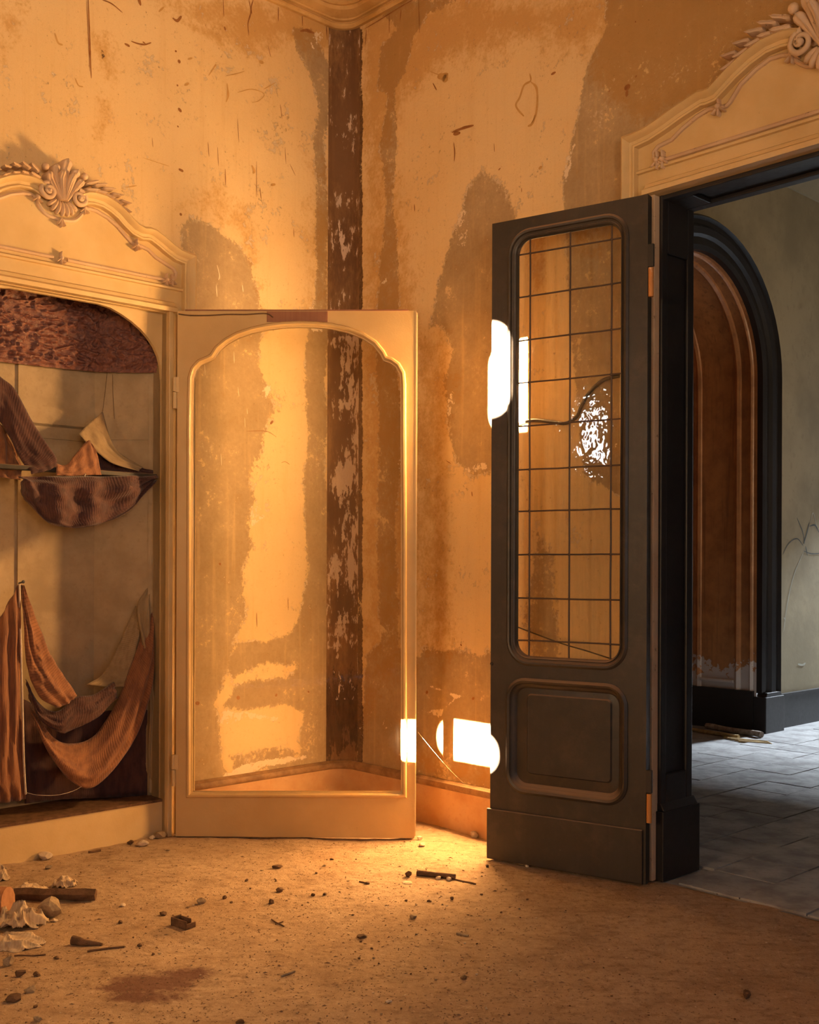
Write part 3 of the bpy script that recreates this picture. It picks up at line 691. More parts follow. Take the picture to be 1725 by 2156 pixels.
# ------------------------------------------------------------------ the pediment family (left cabinet and right doorway)
def el(F):  # elevation mapper: x, z in the wall plane, h out of the wall
    return lambda x, z, h: (x, -h, z)
def mirror(half, c):   # half: (distance from centre, z) from centre outwards -> left to right list
    return [(c - s, z) for s, z in half[::-1]], [(c + s, z) for s, z in half]
MAIN = [(-.003, 0), (-.003, .075), (.010, .088), (.020, .080), (.030, .058), (.043, .054), (.050, .062), (.058, .060), (.060, .03), (.060, 0)]
BEAD = [(-.010, .028), (-.008, .040), (0, .046), (.008, .040), (.010, .028)]
def leaf_mesh(b, base, tip, width, out0, out1, bulge=.012, curl=0.0, nl=9, nw=6, ribs=0.0):
    """a carved leaf in the wall plane: base, tip are (x, z); out = distance from the wall"""
    bx, bz = base; tx, tz = tip; dx, dz = tx - bx, tz - bz; L = math.hypot(dx, dz); dx /= L; dz /= L; nx, nz = -dz, dx
    vs = []
    for i in range(nl + 1):
        t = i / nl; w = width * (math.sin(PI * min(1, t * .93 + .07)) ** .7) * (0.75 + 0.25 * math.cos(2 * PI * t))
        o = out0 + (out1 - out0) * t + curl * max(0, t - .7) ** 1.5 * 4
        for j in range(nw + 1):
            q = j / nw * 2 - 1
            h = o + bulge * (1 - q * q) + ribs * math.cos(q * PI * 3) 
            vs.append((bx + dx * L * t + nx * w * q, -h, bz + dz * L * t + nz * w * q))
    fs = [(i * (nw + 1) + j, i * (nw + 1) + j + 1, (i + 1) * (nw + 1) + j + 1, (i + 1) * (nw + 1) + j) for i in range(nl) for j in range(nw)]
    k = len(vs); back = [(x, y + .03, z) for x, y, z in vs]
    rim = [j for j in range(nw + 1)] + [i * (nw + 1) + nw for i in range(1, nl + 1)] + [nl * (nw + 1) + j for j in range(nw - 1, -1, -1)] + [i * (nw + 1) for i in range(nl - 1, 0, -1)]
    b.add(vs + back, fs + [tuple(k + i for i in f[::-1]) for f in fs] + [(rim[i], rim[(i + 1) % len(rim)], k + rim[(i + 1) % len(rim)], k + rim[i]) for i in range(len(rim))])
def palm_leaf(b, base, tip, width, out0, out1, bulge, nl=14, nw=8):
    """a carved plume: narrow at the base, broad and rolled over at the tip"""
    bx, bz = base; tx, tz = tip; dx, dz = tx - bx, tz - bz; L = math.hypot(dx, dz); dx /= L; dz /= L; nx, nz = -dz, dx
    vs = []
    for i in range(nl + 1):
        t = i / nl; w = width * (.38 + .72 * t ** 1.4) * (1 if t < .82 else math.sqrt(max(.02, 1 - ((t - .82) / .185) ** 2)))
        roll = max(0, t - .72) / .28
        o = out0 + (out1 - out0) * t ** 1.5 + .020 * math.sin(PI * .5 * roll) - .034 * max(0, roll - .6)
        lean = 1 - .06 * roll
        for j in range(nw + 1):
            q = j / nw * 2 - 1
            h = o + bulge * (1 - q * q) + .004 * math.cos(q * PI * 3) * min(1, 3 * t)
            vs.append((bx + dx * L * t * lean + nx * w * q, -h, bz + dz * L * t * lean + nz * w * q))
    fs = [(i * (nw + 1) + j, i * (nw + 1) + j + 1, (i + 1) * (nw + 1) + j + 1, (i + 1) * (nw + 1) + j) for i in range(nl) for j in range(nw)]
    k = len(vs); back = [(x, y + .045, z) for x, y, z in vs]
    rim = [j for j in range(nw + 1)] + [i * (nw + 1) + nw for i in range(1, nl + 1)] + [nl * (nw + 1) + j for j in range(nw - 1, -1, -1)] + [i * (nw + 1) for i in range(nl - 1, 0, -1)]
    b.add(vs + back, fs + [tuple(k + i for i in f[::-1]) for f in fs] + [(rim[i], rim[(i + 1) % len(rim)], k + rim[(i + 1) % len(rim)], k + rim[i]) for i in range(len(rim))])
def volute(b, cx, cz, r, sgn, out=.07, turns=1.6, thick=.014):
    pts = []; rad = []
    for i in range(40):
        t = i / 39; a = PI / 2 - sgn * 0 + sgn * (t * turns * 2 * PI); rr = r * (1 - .82 * t)
        pts.append((cx + rr * math.cos(a), -(out + .018 * t), cz + rr * math.sin(a))); rad.append(thick * (1 - .45 * t))
    b.tube(pts, rad, 8); b.ellipsoid((cx, -(out + .012), cz), (r * .30, 0, 0), (0, 0, r * .30), (0, -.02, 0), 10, 6)
def pediment(root, F, c, outer, inner, bead, zb, zl3, zl2, zbead, shell_z, sc, ends_to):
    hw = outer[-1][0]
    # flat field
    a, d = mirror(outer, c); poly = [(c - hw + .004, zb), (c + hw - .004, zb)] + [(x, z - .01) for x, z in d[::-1]] + [(x, z - .01) for x, z in a[::-1]]
    b = MB(F); b.prism(poly, -.030, -.001); b.build('panel', 'cream', root)
    # main moulding, one run each side of the shell, then down the ends
    for k, run in enumerate(mirror(outer, c)):
        path = run if k == 1 else run
        pr = [(-o, h) for o, h in MAIN]
        P = (path + [(c + hw, ends_to)]) if k == 1 else ([(c - hw, ends_to)] + path)
        b = MB(F); b.sweep(P, pr, el(F)); b.build('moulding', 'cream', root, 35)
    for k, run in enumerate(mirror(bead, c)):
        b = MB(F); b.sweep(run, BEAD, el(F)); b.build('bead', 'plaster_orn', root, 40)
    # straight lines
    e = bead[-1][0]
    for (x0, x1) in ((c - e, c - .035), (c + .035, c + e)):
        b = MB(F); b.sweep([(x0, zbead), (x1, zbead)], BEAD, el(F)); b.build('bead', 'plaster_orn', root, 40)
    b = MB(F); b.sweep([(c - hw + .05, zl2), (c + hw - .05, zl2)], [(-.012, .028), (-.010, .046), (0, .048), (.008, .038), (.012, .028)], el(F)); b.build('rail_moulding', 'cream', root, 40)
    b = MB(F); b.sweep([(c - hw + .11, zl3), (c + hw - .11, zl3)], [(-.050, .028), (-.050, .075), (-.030, .078), (-.016, .055), (0, .050), (.008, .036), (.010, .028)], el(F)); b.build('architrave', 'cream', root, 40)
    # small leaf clusters along the bead
    sp = []
    cusp = max(range(1, len(bead) - 1), key=lambda i: -abs(bead[i][0] - bead_cusp(bead)))
    for s, z in (bead[0], bead[cusp], bead[-2], bead[-1]):
        for sg in (-1, 1): sp.append((c + sg * s, z))
    sp += [(c, zbead)]
    for (x, z) in sp:
        b = MB(F)
        for a in (-50, 0, 50, 180): leaf_mesh(b, (x, z), (x + .030 * sc * math.sin(math.radians(a)), z - .032 * sc * math.cos(math.radians(a))), .009 * sc, .045, .05, .010, 0, 5, 4)
        b.ellipsoid((x, -.05, z), (.011 * sc, 0, 0), (0, 0, .011 * sc), (0, -.016, 0), 8, 6); b.build('leaf_cluster', 'plaster_orn', root, 50)
    # U-shaped bead under the shell with a hanging leaf
    s0, z0 = bead[0]; U = [(c - s0, z0), (c - s0 * .92, z0 - .030), (c - s0 * .62, z0 - .066), (c - s0 * .28, z0 - .076), (c, z0 - .078), (c + s0 * .28, z0 - .076), (c + s0 * .62, z0 - .066), (c + s0 * .92, z0 - .030), (c + s0, z0)]
    b = MB(F); b.sweep([tuple(p)[:2] for p in catmull([(x, z, 0) for x, z in U], 4)], BEAD, el(F)); b.build('bead', 'plaster_orn', root, 40)
    b = MB(F)
    for a in (-35, 0, 35): leaf_mesh(b, (c, z0 - .072), (c + .034 * sc * math.sin(math.radians(a)), z0 - .072 - .045 * sc * math.cos(math.radians(a))), .009 * sc, .045, .05, .010, 0, 6, 4)
    b.build('hanging_leaf', 'plaster_orn', root, 50)
    # shell ornament: palmette, scrolls, gadrooned shell, garlands
    orn = MB(F); orn.prism([(c - .05 * sc, shell_z - .03), (c + .05 * sc, shell_z - .03), (c + .09 * sc, shell_z + .05 * sc), (c, shell_z + .14 * sc), (c - .09 * sc, shell_z + .05 * sc)], -.05, -.001)
    orn = orn.build('ornament', 'plaster_orn', root)
    z = shell_z
    for (tx, tz, w, o1) in ((-.092, .085, .020, .080), (.092, .085, .020, .080), (-.058, .128, .022, .088), (.058, .128, .022, .088), (0, .165, .030, .100), (-.030, .098, .015, .112), (.030, .098, .015, .112)):
        b = MB(F); palm_leaf(b, (c + tx * .16 * sc, z - .035 * sc), (c + tx * sc, z + tz * sc), w * sc, .070, o1, .014); b.build('leaf', 'plaster_orn', orn, 60)
    for sg in (-1, 1):
        b = MB(F); b.ellipsoid((c + sg * .098 * sc, -.085, z + .10 * sc), (.018 * sc, 0, 0), (0, 0, .018 * sc), (0, -.02, 0), 10, 7); b.build('leaf_curl', 'plaster_orn', orn, 60)
        b = MB(F); volute(b, c + sg * .077 * sc, z - .008 * sc, .040 * sc, -sg); b.build('scroll', 'plaster_orn', orn, 60)
        for k in range(5):    # garland of paired leaves lying on the moulding
            t = k / 4; s_ = (.115 + .185 * t) * sc; ds = .05 * sc
            z0_, z1_ = z_at(outer, s_), z_at(outer, s_ + ds); sl = (z1_ - z0_) / ds; zt = z0_ + .022 * sc * (1 - .35 * t)
            for up in (0, 1):
                b = MB(F); Lf = (.060 - .016 * t) * sc; x = c + sg * s_; zz_ = zt + (.016 if up else -.010) * sc
                leaf_mesh(b, (x, zz_), (x + sg * Lf * .95, zz_ + sl * Lf * .9 + (.012 if up else -.006) * sc), (.0165 - .005 * t) * sc, .055, .085, .020, .0, 8, 6, .003); b.build('garland_leaf', 'plaster_orn', orn, 60)
    for k in range(7):
        a = math.radians(-60 + 20 * k); r0, r1 = .030 * sc, .074 * sc
        x0, z0_ = c + r0 * math.sin(a) * 1.2, z - .028 * sc - r0 * math.cos(a) * .4; x1, z1_ = c + r1 * math.sin(a) * 1.1, z - .030 * sc - r1 * math.cos(a)
        b = MB(F); mx, mz = (x0 + x1) / 2, (z0_ + z1_) / 2; L = math.hypot(x1 - x0, z1_ - z0_) / 2; ux, uz = (x1 - x0) / L / 2, (z1_ - z0_) / L / 2
        b.ellipsoid((mx, -.055, mz), (-uz * .012 * sc, 0, ux * .012 * sc), (0, -.022, 0), (ux * L * 1.15, 0, uz * L * 1.15), 8, 6, -.25); b.build('gadroon', 'plaster_orn', orn, 60)
def z_at(prof, s):
    for (s0, z0), (s1, z1) in zip(prof, prof[1:]):
        if s0 <= s <= s1: return z0 + (z1 - z0) * (s - s0) / max(1e-6, s1 - s0)
    return prof[0][1] if s < prof[0][0] else prof[-1][1]
def bead_cusp(bead):
    return bead_cusp.s
# ------------------------------------------------------------------ cabinet in the left wall
UC = 1.797
cab = empty('wall_cabinet', FW1 @ Vector((-UC, 0, 0)), math.radians(43), 'cream built-in wall cabinet with carved shell pediment and open arched glass door', 'cabinet')
out1 = [(.080, 3.186), (.12, 3.206), (.161, 3.213), (.221, 3.209), (.274, 3.190), (.321, 3.164), (.362, 3.130), (.397, 3.106), (.431, 3.097), (.462, 3.102), (.495, 3.098), (.545, 3.074), (.595, 3.046), (.639, 3.026), (.691, 3.017), (.729, 3.014)]
bead1 = [(.118, 3.128), (.150, 3.136), (.185, 3.134), (.245, 3.114), (.298, 3.083), (.346, 3.043), (.377, 3.018), (.400, 3.008), (.429, 3.010), (.471, 3.0), (.514, 2.970), (.578, 2.945), (.615, 2.932), (.633, 2.910), (.628, 2.885), (.605, 2.868), (.572, 2.864)]
bead_cusp.s = .395
pediment(cab, FW1, -UC, out1, None, bead1, 2.695, 2.748, 2.830, 2.864, 3.168, 1.0, 0.0)
OH = .582      # half the opening
# jambs and arched board under the pediment
for sg in (-1, 1):
    xi, xo = -UC + sg * OH, -UC + sg * (.729 - .055)
    b = MB(FW1); b.box(min(xi, xo), max(xi, xo), -.028, .02, 0, 2.70); b.build('jamb', 'cream', cab)
    b = MB(FW1); b.box(min(xi, xi + sg * .024), max(xi, xi + sg * .024), -.060, .10, 0, 2.70); b.build('jamb_strip', 'cream', cab, None, bevel=.003)
ax, az_ = OH, .36
ap = [(-UC + OH, 2.695)] + [(-UC + (OH) * math.cos(PI * i / 24) * .995, 2.36 + .365 * math.sin(PI * i / 24) ** .85) for i in range(25)] + [(-UC - OH, 2.695)]
ap = [(x, min(z, 2.692)) for x, z in ap]
b = MB(FW1); topl = [(x, 2.72) for x, z in ap]; n = len(ap)
b.add([(x, .012, z) for x, z in ap] + [(x, .012, 2.72) for x, z in ap] + [(x, .034, z) for x, z in ap] + [(x, .034, 2.72) for x, z in ap],
      [f for i in range(n - 1) for f in ((i, i + 1, n + i + 1, n + i), (2 * n + i, 3 * n + i, 3 * n + i + 1, 2 * n + i + 1), (i, 2 * n + i, 2 * n + i + 1, i + 1))])
b.build('arched_board', 'cream', cab)
# niche: back, splayed sides, top
XB, YB, XJ, YJ = .367, .33, .627, .087
def npl(s): return [(-UC + s * XJ, YJ), (-UC + s * XB, YB)]
b = MB(FW1); b.box(-UC - XB - .01, -UC + XB + .01, YB, YB + .02, 0, 3.0); b.build('back_panel', 'niche', cab)
def wallstrip(x0, y0, x1, y1, z0, z1, t, name, mat):
    """upright board between two plan points, t thick towards the wall side"""
    d = Vector((x1 - x0, y1 - y0)); L = d.length; nx, ny = -d.y / L, d.x / L
    if ny < 0: nx, ny = -nx, -ny
    b = MB(FW1); v = []
    for z in (z0, z1): v += [(x0, y0, z), (x1, y1, z), (x1 + nx * t, y1 + ny * t, z), (x0 + nx * t, y0 + ny * t, z)]
    b.add(v, [(0, 3, 2, 1), (4, 5, 6, 7), (0, 1, 5, 4), (1, 2, 6, 5), (2, 3, 7, 6), (3, 0, 4, 7)]); return b.build(name, mat, cab)
for s in (-1, 1):
    (x0, y0), (x1, y1) = npl(s)
    wallstrip(x0, y0, x1, y1, 0, 3.0, .02, 'side_panel', 'niche')
    b = MB(FW1); xs0 = -UC + s * OH; b.box(min(xs0, x0 + s * .01), max(xs0, x0 + s * .01), .03, .10, 0, 3.0); b.build('return_board', 'niche', cab)
b = MB(FW1); b.box(-UC - XJ, -UC + XJ, .02, .4, 2.98, 3.0); b.build('top_board', 'niche', cab)
# boards applied on the back and the splay
def on_back(px, py): return on_frame(FW1, px, py, YB - .008)
zr = on_back(60, 905).z; zr2 = on_back(60, 1455).z
for z0, z1 in ((zr - .035, zr + .04), (.20, .29), (2.10, 2.2)):
    b = MB(FW1); b.box(-UC - XB, -UC + XB - .008, YB - .010, YB, z0, z1); b.build('rail', 'niche', cab)
for px in (46,):
    x = on_back(px, 1100).x
    b = MB(FW1); b.box(x - .022, x + .022, YB - .012, YB, .2, 2.6); b.build('stile', 'niche', cab)
(x0, y0), (x1, y1) = npl(1)
def along(t, o): return (x0 + (x1 - x0) * t, y0 + (y1 - y0) * t - o)
wallstrip(*along(.05, .012), *along(.22, .012), .2, 2.7, .012, 'stile', 'niche')
wallstrip(*along(.22, .011), *along(.98, .011), zr - .02, zr + .05, .011, 'rail', 'niche')
# step and shelf
b = MB(FW1); b.box(-UC - OH, -UC + OH, -.002, .012, -.05, .172); b.build('step_front', 'cream', cab)
b = MB(FW1); b.prism([(-UC - OH, .1725), (-UC + OH, .1725), (-UC + OH, .186), (-UC - OH, .186)], -.006, .095)
b.add([(-UC + OH, .094, .186), (-UC + XJ + .03, .07, .186), (-UC + XB + .03, YB + .01, .186), (-UC - XB - .03, YB + .01, .186), (-UC - XJ - .03, .07, .186), (-UC - OH, .094, .186)], [(0, 1, 2, 3, 4, 5)]); b.build('step_top', 'log', cab)
sh0 = L1(0, 984, -.06); sh1 = L1(335, 1001, -.06)
b = MB(FW1); b.box(-UC - OH + .005, -UC + OH - .005, .05, .085, (sh0.z + sh1.z) / 2 - .012, (sh0.z + sh1.z) / 2 + .012); b.build('shelf_rail', 'dark_wood', cab, None, bevel=.004)
SHZ = (sh0.z + sh1.z) / 2

# the cabinet's glass door, swung open; frame FC: x to the right, y away
FC = frame(Vector((-1.193, 5.617, 0.008)), math.atan2(-.021, 1.223))
cd = empty('door', FW1.inverted() @ Vector((0, 0, 0)), 0); cd.location = mat_of(cab).inverted() @ Vector((-1.193, 5.617, 0.008)); cd.rotation_euler = (0, 0, math.atan2(-.021, 1.223) - math.radians(43)); cd.parent = cab
cd['label'] = 'cream glazed door with cusped arch top, swung wide open'
DW, DH = 1.223, 2.690
S = lambda px, py: (lambda p: (p.x, p.z))(on_frame(FC, px, py, 0))
lt = [(851, 1674), (851, 1400), (851, 1100), (850, 900), (850, 810), (848, 786), (838, 768), (824, 758), (812, 754), (806, 742), (790, 722), (765, 706), (735, 694), (700, 686), (665, 682.5), (630, 681.5), (595, 683), (560, 687.5), (530, 694), (500, 704), (476, 717), (456, 734), (446, 750), (436, 755), (420, 762), (407, 776), (401, 795), (400, 830), (399, 900), (399, 1100), (398, 1400), (398, 1674), (520, 1674), (630, 1674), (740, 1674)]
inner = [S(*p) for p in lt]
inner = [(a_[0] + (b_[0] - a_[0]) * k / 4, a_[1] + (b_[1] - a_[1]) * k / 4) for a_, b_ in zip(inner, inner[1:] + inner[:1]) for k in range(4)]
outer = project_rect(inner, 0, DW, 0, DH, DW / 2 - .003, 1.4)
b = MB(FC); b.ring(outer, inner, 0, .042); b.build('frame', 'cream_door', cd)
b = MB(FC); b.sweep(inner, [(-.014, 0), (-.014, -.004), (-.008, -.012), (.001, -.013), (.008, -.006), (.010, .004), (.016, .006), (.016, .03)], lambda x, y, h: (x, h, y), closed=True); b.build('bead', 'cream_door', cd, 40)
b = MB(FC); b.prism(inner[::-1], .018, .022); b.build('pane', 'glass_clear', cd)
p0 = S(562, 678); p1 = S(690, 657)
b = MB(FC); b.box(p0[0], p1[0], -.004, .02, p0[1], DH - .004); b.build('bare_wood_strip', 'bare_wood', cd)
b = MB(FC); b.box(.04, DW - .04, -.003, .03, DH - .0005, DH + .006); b.build('top_edge', 'bare_wood', cd)
for pz in (S(360, 825)[1], S(360, 1620)[1]):
    b = MB(FC); b.tube([(-.012, .004, pz - .085), (-.012, .004, pz - .002)], .011, 10); b.tube([(-.012, .004, pz + .002), (-.012, .004, pz + .075)], .012, 10); b.box(-.010, .012, -.004, .0, pz, pz + .075); b.build('hinge', 'cream', cd, 40)
b = MB(FC); b.box(DW - .001, DW + .006, -.002, .040, .01, DH - .01); b.build('edge_strip', 'cream', cd)
# faint joints of the frame
for (px0, px1, py) in ((392, 436, 741), (800, 858, 1762)):
    pass

# ------------------------------------------------------------------ doorway in the right wall
VC = 3.008; VH = .803
ov = empty('overdoor_pediment', FW2 @ Vector((VC, 0, 3.06)), math.radians(-47), 'cream carved pediment with shell crest above the dark doorway', 'pediment')
out2 = [(.110, 3.528), (.150, 3.541), (.194, 3.547), (.270, 3.544), (.349, 3.518), (.424, 3.480), (.479, 3.444), (.513, 3.422), (.540, 3.420), (.565, 3.424), (.615, 3.412), (.685, 3.393), (.757, 3.369), (.837, 3.347), (.906, 3.339), (.960, 3.338)]
bead2 = [(.152, 3.452), (.200, 3.466), (.255, 3.469), (.318, 3.447), (.387, 3.406), (.436, 3.348), (.452, 3.338), (.486, 3.341), (.536, 3.349), (.593, 3.336), (.663, 3.306), (.722, 3.271), (.790, 3.262), (.815, 3.240), (.812, 3.212), (.790, 3.197), (.762, 3.193)]
bead_cusp.s = .470
pediment(ov, FW2, VC, out2, None, bead2, 3.050, 3.100, 3.172, 3.193, 3.480, 1.30, 3.02)
fr = empty('trim_3', FW2 @ Vector((VC - VH, 0, 0)), math.radians(-47), kind='structure')
for sg in (-1, 1):
    xi = VC + sg * VH
    def bx(a, c_): return (min(xi + sg * a, xi + sg * c_), max(xi + sg * a, xi + sg * c_))
    b = MB(FW2); b.sweep([(VC + sg * .960, 3.02), (VC + sg * .960, 0)][::(1 if sg > 0 else -1)], [(-o_, h_) for o_, h_ in MAIN], el(FW2)); b.build('casing_moulding', 'cream', fr, 35)
    b = MB(FW2); b.box(*bx(.03, .10), -.030, 0, 0, 3.06); b.build('architrave', 'orange_strip', fr)
    b = MB(FW2); b.box(*bx(0, .030), -.046, 0, 0, 3.05); b.build('architrave_edge', 'plaster_orn', fr, None, bevel=.006)
    b = MB(FW2); b.box(*bx(0, .02), .0, .245, 0, 3.06); b.build('jamb', 'black_wood', fr)
    for (y0, y1) in ((-.01, .035), (.195, .245)):
        b = MB(FW2); b.box(*bx(-.018, 0), y0, y1, .33, 3.05); b.build('jamb_stile', 'black_wood', fr, None, bevel=.006)
    b = MB(FW2); b.box(*bx(-.018, 0), .035, .195, 2.80, 3.05); b.build('jamb_rail', 'black_wood', fr, None, bevel=.006)
    b = MB(FW2); b.box(*bx(-.018, 0), .035, .195, .33, .47); b.build('jamb_rail', 'black_wood', fr, None, bevel=.006)
    b = MB(FW2); b.box(*bx(-.040, .0), -.02, .275, 0, .31); b.prism([(bx(-.04, 0)[0], .31), (bx(-.04, 0)[1], .31), (bx(-.018, 0)[1] if sg < 0 else bx(-.018, 0)[1], .345), (bx(-.018, 0)[0], .345)], -.01, .26); b.build('plinth', 'black_wood', fr, None, bevel=.004)
b = MB(FW2); b.box(VC - VH - .02, VC + VH + .02, 0, .245, 3.05, 3.075)
b.build('head', 'black_wood', fr)
for (y0, y1) in ((-.005, .04), (.19, .245)):
    b = MB(FW2); b.box(VC - VH, VC + VH, y0, y1, 3.030, 3.050); b.build('head_stile', 'black_wood', fr, None, bevel=.005)
for x in (VC - VH, VC + VH - .14):
    b = MB(FW2); b.box(x, x + .14, .04, .19, 3.030, 3.050); b.build('head_rail', 'black_wood', fr, None, bevel=.005)

# ------------------------------------------------------------------ dark glazed door leaf; frame FD: x from the free edge to the hinge, y away
DA = Vector((.388, 5.221, .008)); DAZ = math.radians(-33.1976)
FD = frame(DA, DAZ); RW, RH = .776, 3.018; TH = .045
dr = empty('door_1', DA, DAZ, kind='structure')
GX0, GX1, GZ0, GZ1 = .086, .690, .925, 2.965      # outer edge of the glazing moulding
PX0, PX1, PZ0, PZ1 = .084, .692, .325, .868       # outer edge of the lower panel moulding
g_o = roundrect(GX0, GX1, GZ0, GZ1, .115); p_o = roundrect(PX0, PX1, PZ0, PZ1, .10)
zmid = (GZ0 + PZ1) / 2
b = MB(FD); b.ring(project_rect(g_o, 0, RW, zmid, RH, RW / 2, (GZ0 + GZ1) / 2), g_o, 0, TH); b.ring(project_rect(p_o, 0, RW, 0, zmid, RW / 2, (PZ0 + PZ1) / 2), p_o, 0, TH)
b.build('frame', 'dark_wood', dr)
GM = [(0, .012), (0, -.004), (.010, -.012), (.018, -.010), (.022, .000), (.030, .004), (.034, -.002), (.040, .002), (.044, .016), (.044, .032)]
b = MB(FD); b.sweep(g_o, GM, lambda x, y, h: (x, h, y), closed=True); b.build('glazing_moulding', 'dark_wood', dr, 40)
PM = [(0, .012), (0, -.006), (.012, -.014), (.022, -.010), (.028, .002), (.036, .006), (.044, .012), (.050, .020)]
b = MB(FD); b.sweep(p_o, PM, lambda x, y, h: (x, h, y), closed=True); b.build('panel_moulding', 'dark_wood', dr, 40)
pi_ = roundrect(PX0 + .04, PX1 - .04, PZ0 + .04, PZ1 - .04, .06); pf = roundrect(.188, .612, .420, .795, .022); pf2 = roundrect(.194, .606, .426, .789, .02)
b = MB(FD); n = len(pi_)
b.add([(x, .020, z) for x, z in pi_] + [(x, .014, z) for x, z in pf] + [(x, .006, z) for x, z in pf2], [f for i in range(n) for f in ((i, (i + 1) % n, n + (i + 1) % n, n + i), (n + i, n + (i + 1) % n, 2 * n + (i + 1) % n, 2 * n + i))] + [tuple(range(2 * n, 3 * n))])
b.add([(x, .034, z) for x, z in pi_], [tuple(range(n))[::-1]])
b.build('panel', 'dark_wood', dr, 25)
b = MB(FD); b.box(-.012, RW - .012, -.014, 0, 0, .238); b.build('kick_board', 'dark_wood', dr, None, bevel=.004)
# panes and lead cames
gx0, gx1, gz0, gz1 = GX0 + .04, GX1 - .04, GZ0 + .04, GZ1 - .04
xs = [gx0 - .003, .190, .3945, .597, gx1 + .003]
zs_ = [gz0 - .003, 1.041, 1.240, 1.444, 1.647, 1.842, 2.048, 2.250, 2.450, 2.655, 2.855, gz1 + .003]
random.seed(5); pane_mesh = {}
for i in range(4):
    for j in range(11):
        w, h = round(xs[i + 1] - xs[i], 4), round(zs_[j + 1] - zs_[j], 4); cut = ((i in (0, 3)) and (j in (0, 10)))
        x0_, z0_ = xs[i], zs_[j]
        b = MB(FD)
        if cut:
            r = .07; ccx, ccz = (x0_ + r if i == 0 else x0_ + w - r), (z0_ + r if j == 0 else z0_ + h - r)
            r = min(r, w, h); sx = -1 if i == 0 else 1; sz = -1 if j == 0 else 1
            fx, fz = (x0_ if i == 0 else x0_ + w), (z0_ if j == 0 else z0_ + h); ox, oz = (x0_ + w if i == 0 else x0_), (z0_ + h if j == 0 else z0_)
            poly = [(ox, oz), (fx, oz)] + [(fx - sx * r + sx * r * math.cos(PI / 2 * k / 6), fz - sz * r + sz * r * math.sin(PI / 2 * k / 6)) for k in range(7)] + [(ox, fz)]
        else: poly = [(x0_, z0_), (x0_ + w, z0_), (x0_ + w, z0_ + h), (x0_, z0_ + h)]
        b.prism(poly, .024, .027); o = b.build('pane', 'glass', dr)
for x in xs[1:4]:
    b = MB(FD); b.tube([(x + random.uniform(-.001, .001), .0255, z) for z in np.linspace(gz0 - .002, gz1 + .002, 12)], .0042, 8); b.build('lead_came', 'lead', dr, 50)
for z in zs_[1:-1]:
    b = MB(FD); b.tube([(x, .0255, z + random.uniform(-.0012, .0012)) for x in np.linspace(gx0 - .002, gx1 + .002, 6)], .0040, 8); b.build('lead_came', 'lead', dr, 50)
    b = MB(FD)
    for x in xs[1:4]: b.ellipsoid((x, .0225, z), (.007, 0, 0), (0, 0, .007), (0, -.004, 0), 8, 5)
    b.build('solder_joints', 'lead', dr, 50)
for zc_ in (2.70, .40):
    b = MB(FD); b.tube([(RW + .012, .008, zc_ - .13), (RW + .012, .008, zc_ - .004)], .012, 10); b.build('hinge_barrel', 'orange_strip', dr, 40)
    b = MB(FD); b.box(RW - .004, RW + .026, .0, .016, zc_, zc_ + .10); b.build('hinge_plate', 'iron', dr, None, bevel=.003)
b = MB(FD); b.ellipsoid((.006, -.001, .925), (.009, 0, 0), (0, 0, .009), (0, -.005, 0), 10, 6); b.build('screw_head', 'iron', dr, 50)

# ------------------------------------------------------------------ torn drapes in the cabinet
def drape(name, rows, mat, label, cat='curtain', sub=7, rip=(.006, 5, 3), amp_noise=.006, thick=.0025, seed=0, stripes=(6, 3), fold=None, group=None):
    """rows of (photo x, photo y, distance out of the wall plane) -> a cloth surface hanging in the niche"""
    R = [catmull([on_frame(FW1, px, py, -n) for px, py, n in row], sub) for row in rows]
    nc = len(R[0]); G = [catmull([R[i][j] for i in range(len(R))], sub) for j in range(nc)]
    nr = len(G[0]); b = MB(FW1); vs = []; uv = []
    for j in range(nc):
        for i in range(nr):
            p = G[j][i].copy(); s, t = j / (nc - 1), i / (nr - 1)
            w = math.sin(PI * min(1, max(0, t * 1.0 + .12))) ** .5 if t < .9 else .8
            a, ks, kt = rip
            d = a * math.sin(2 * PI * (ks * s + .35 * noise.noise(Vector((s * 2, t * 3, seed))))) + a * .8 * math.sin(2 * PI * (kt * t + .5 * noise.noise(Vector((s * 3, t * 2, seed + 9)))))
            d += amp_noise * noise.fractal(Vector((s * 6, t * 6, seed + 3)), 1.0, 2.0, 3)
            p.y -= d * w
            vs.append(p); uv.append((s * stripes[0] / 6, t * stripes[1] / 6))
    b.add(vs, [(j * nr + i, (j + 1) * nr + i, (j + 1) * nr + i + 1, j * nr + i + 1) for j in range(nc - 1) for i in range(nr - 1)])
    b.uv = uv
    o = b.build(name, mat, None, 180); tag(o, label, cat, group)
    sm = o.modifiers.new('thickness', 'SOLIDIFY'); sm.thickness = thick; sm.offset = 0
    return o
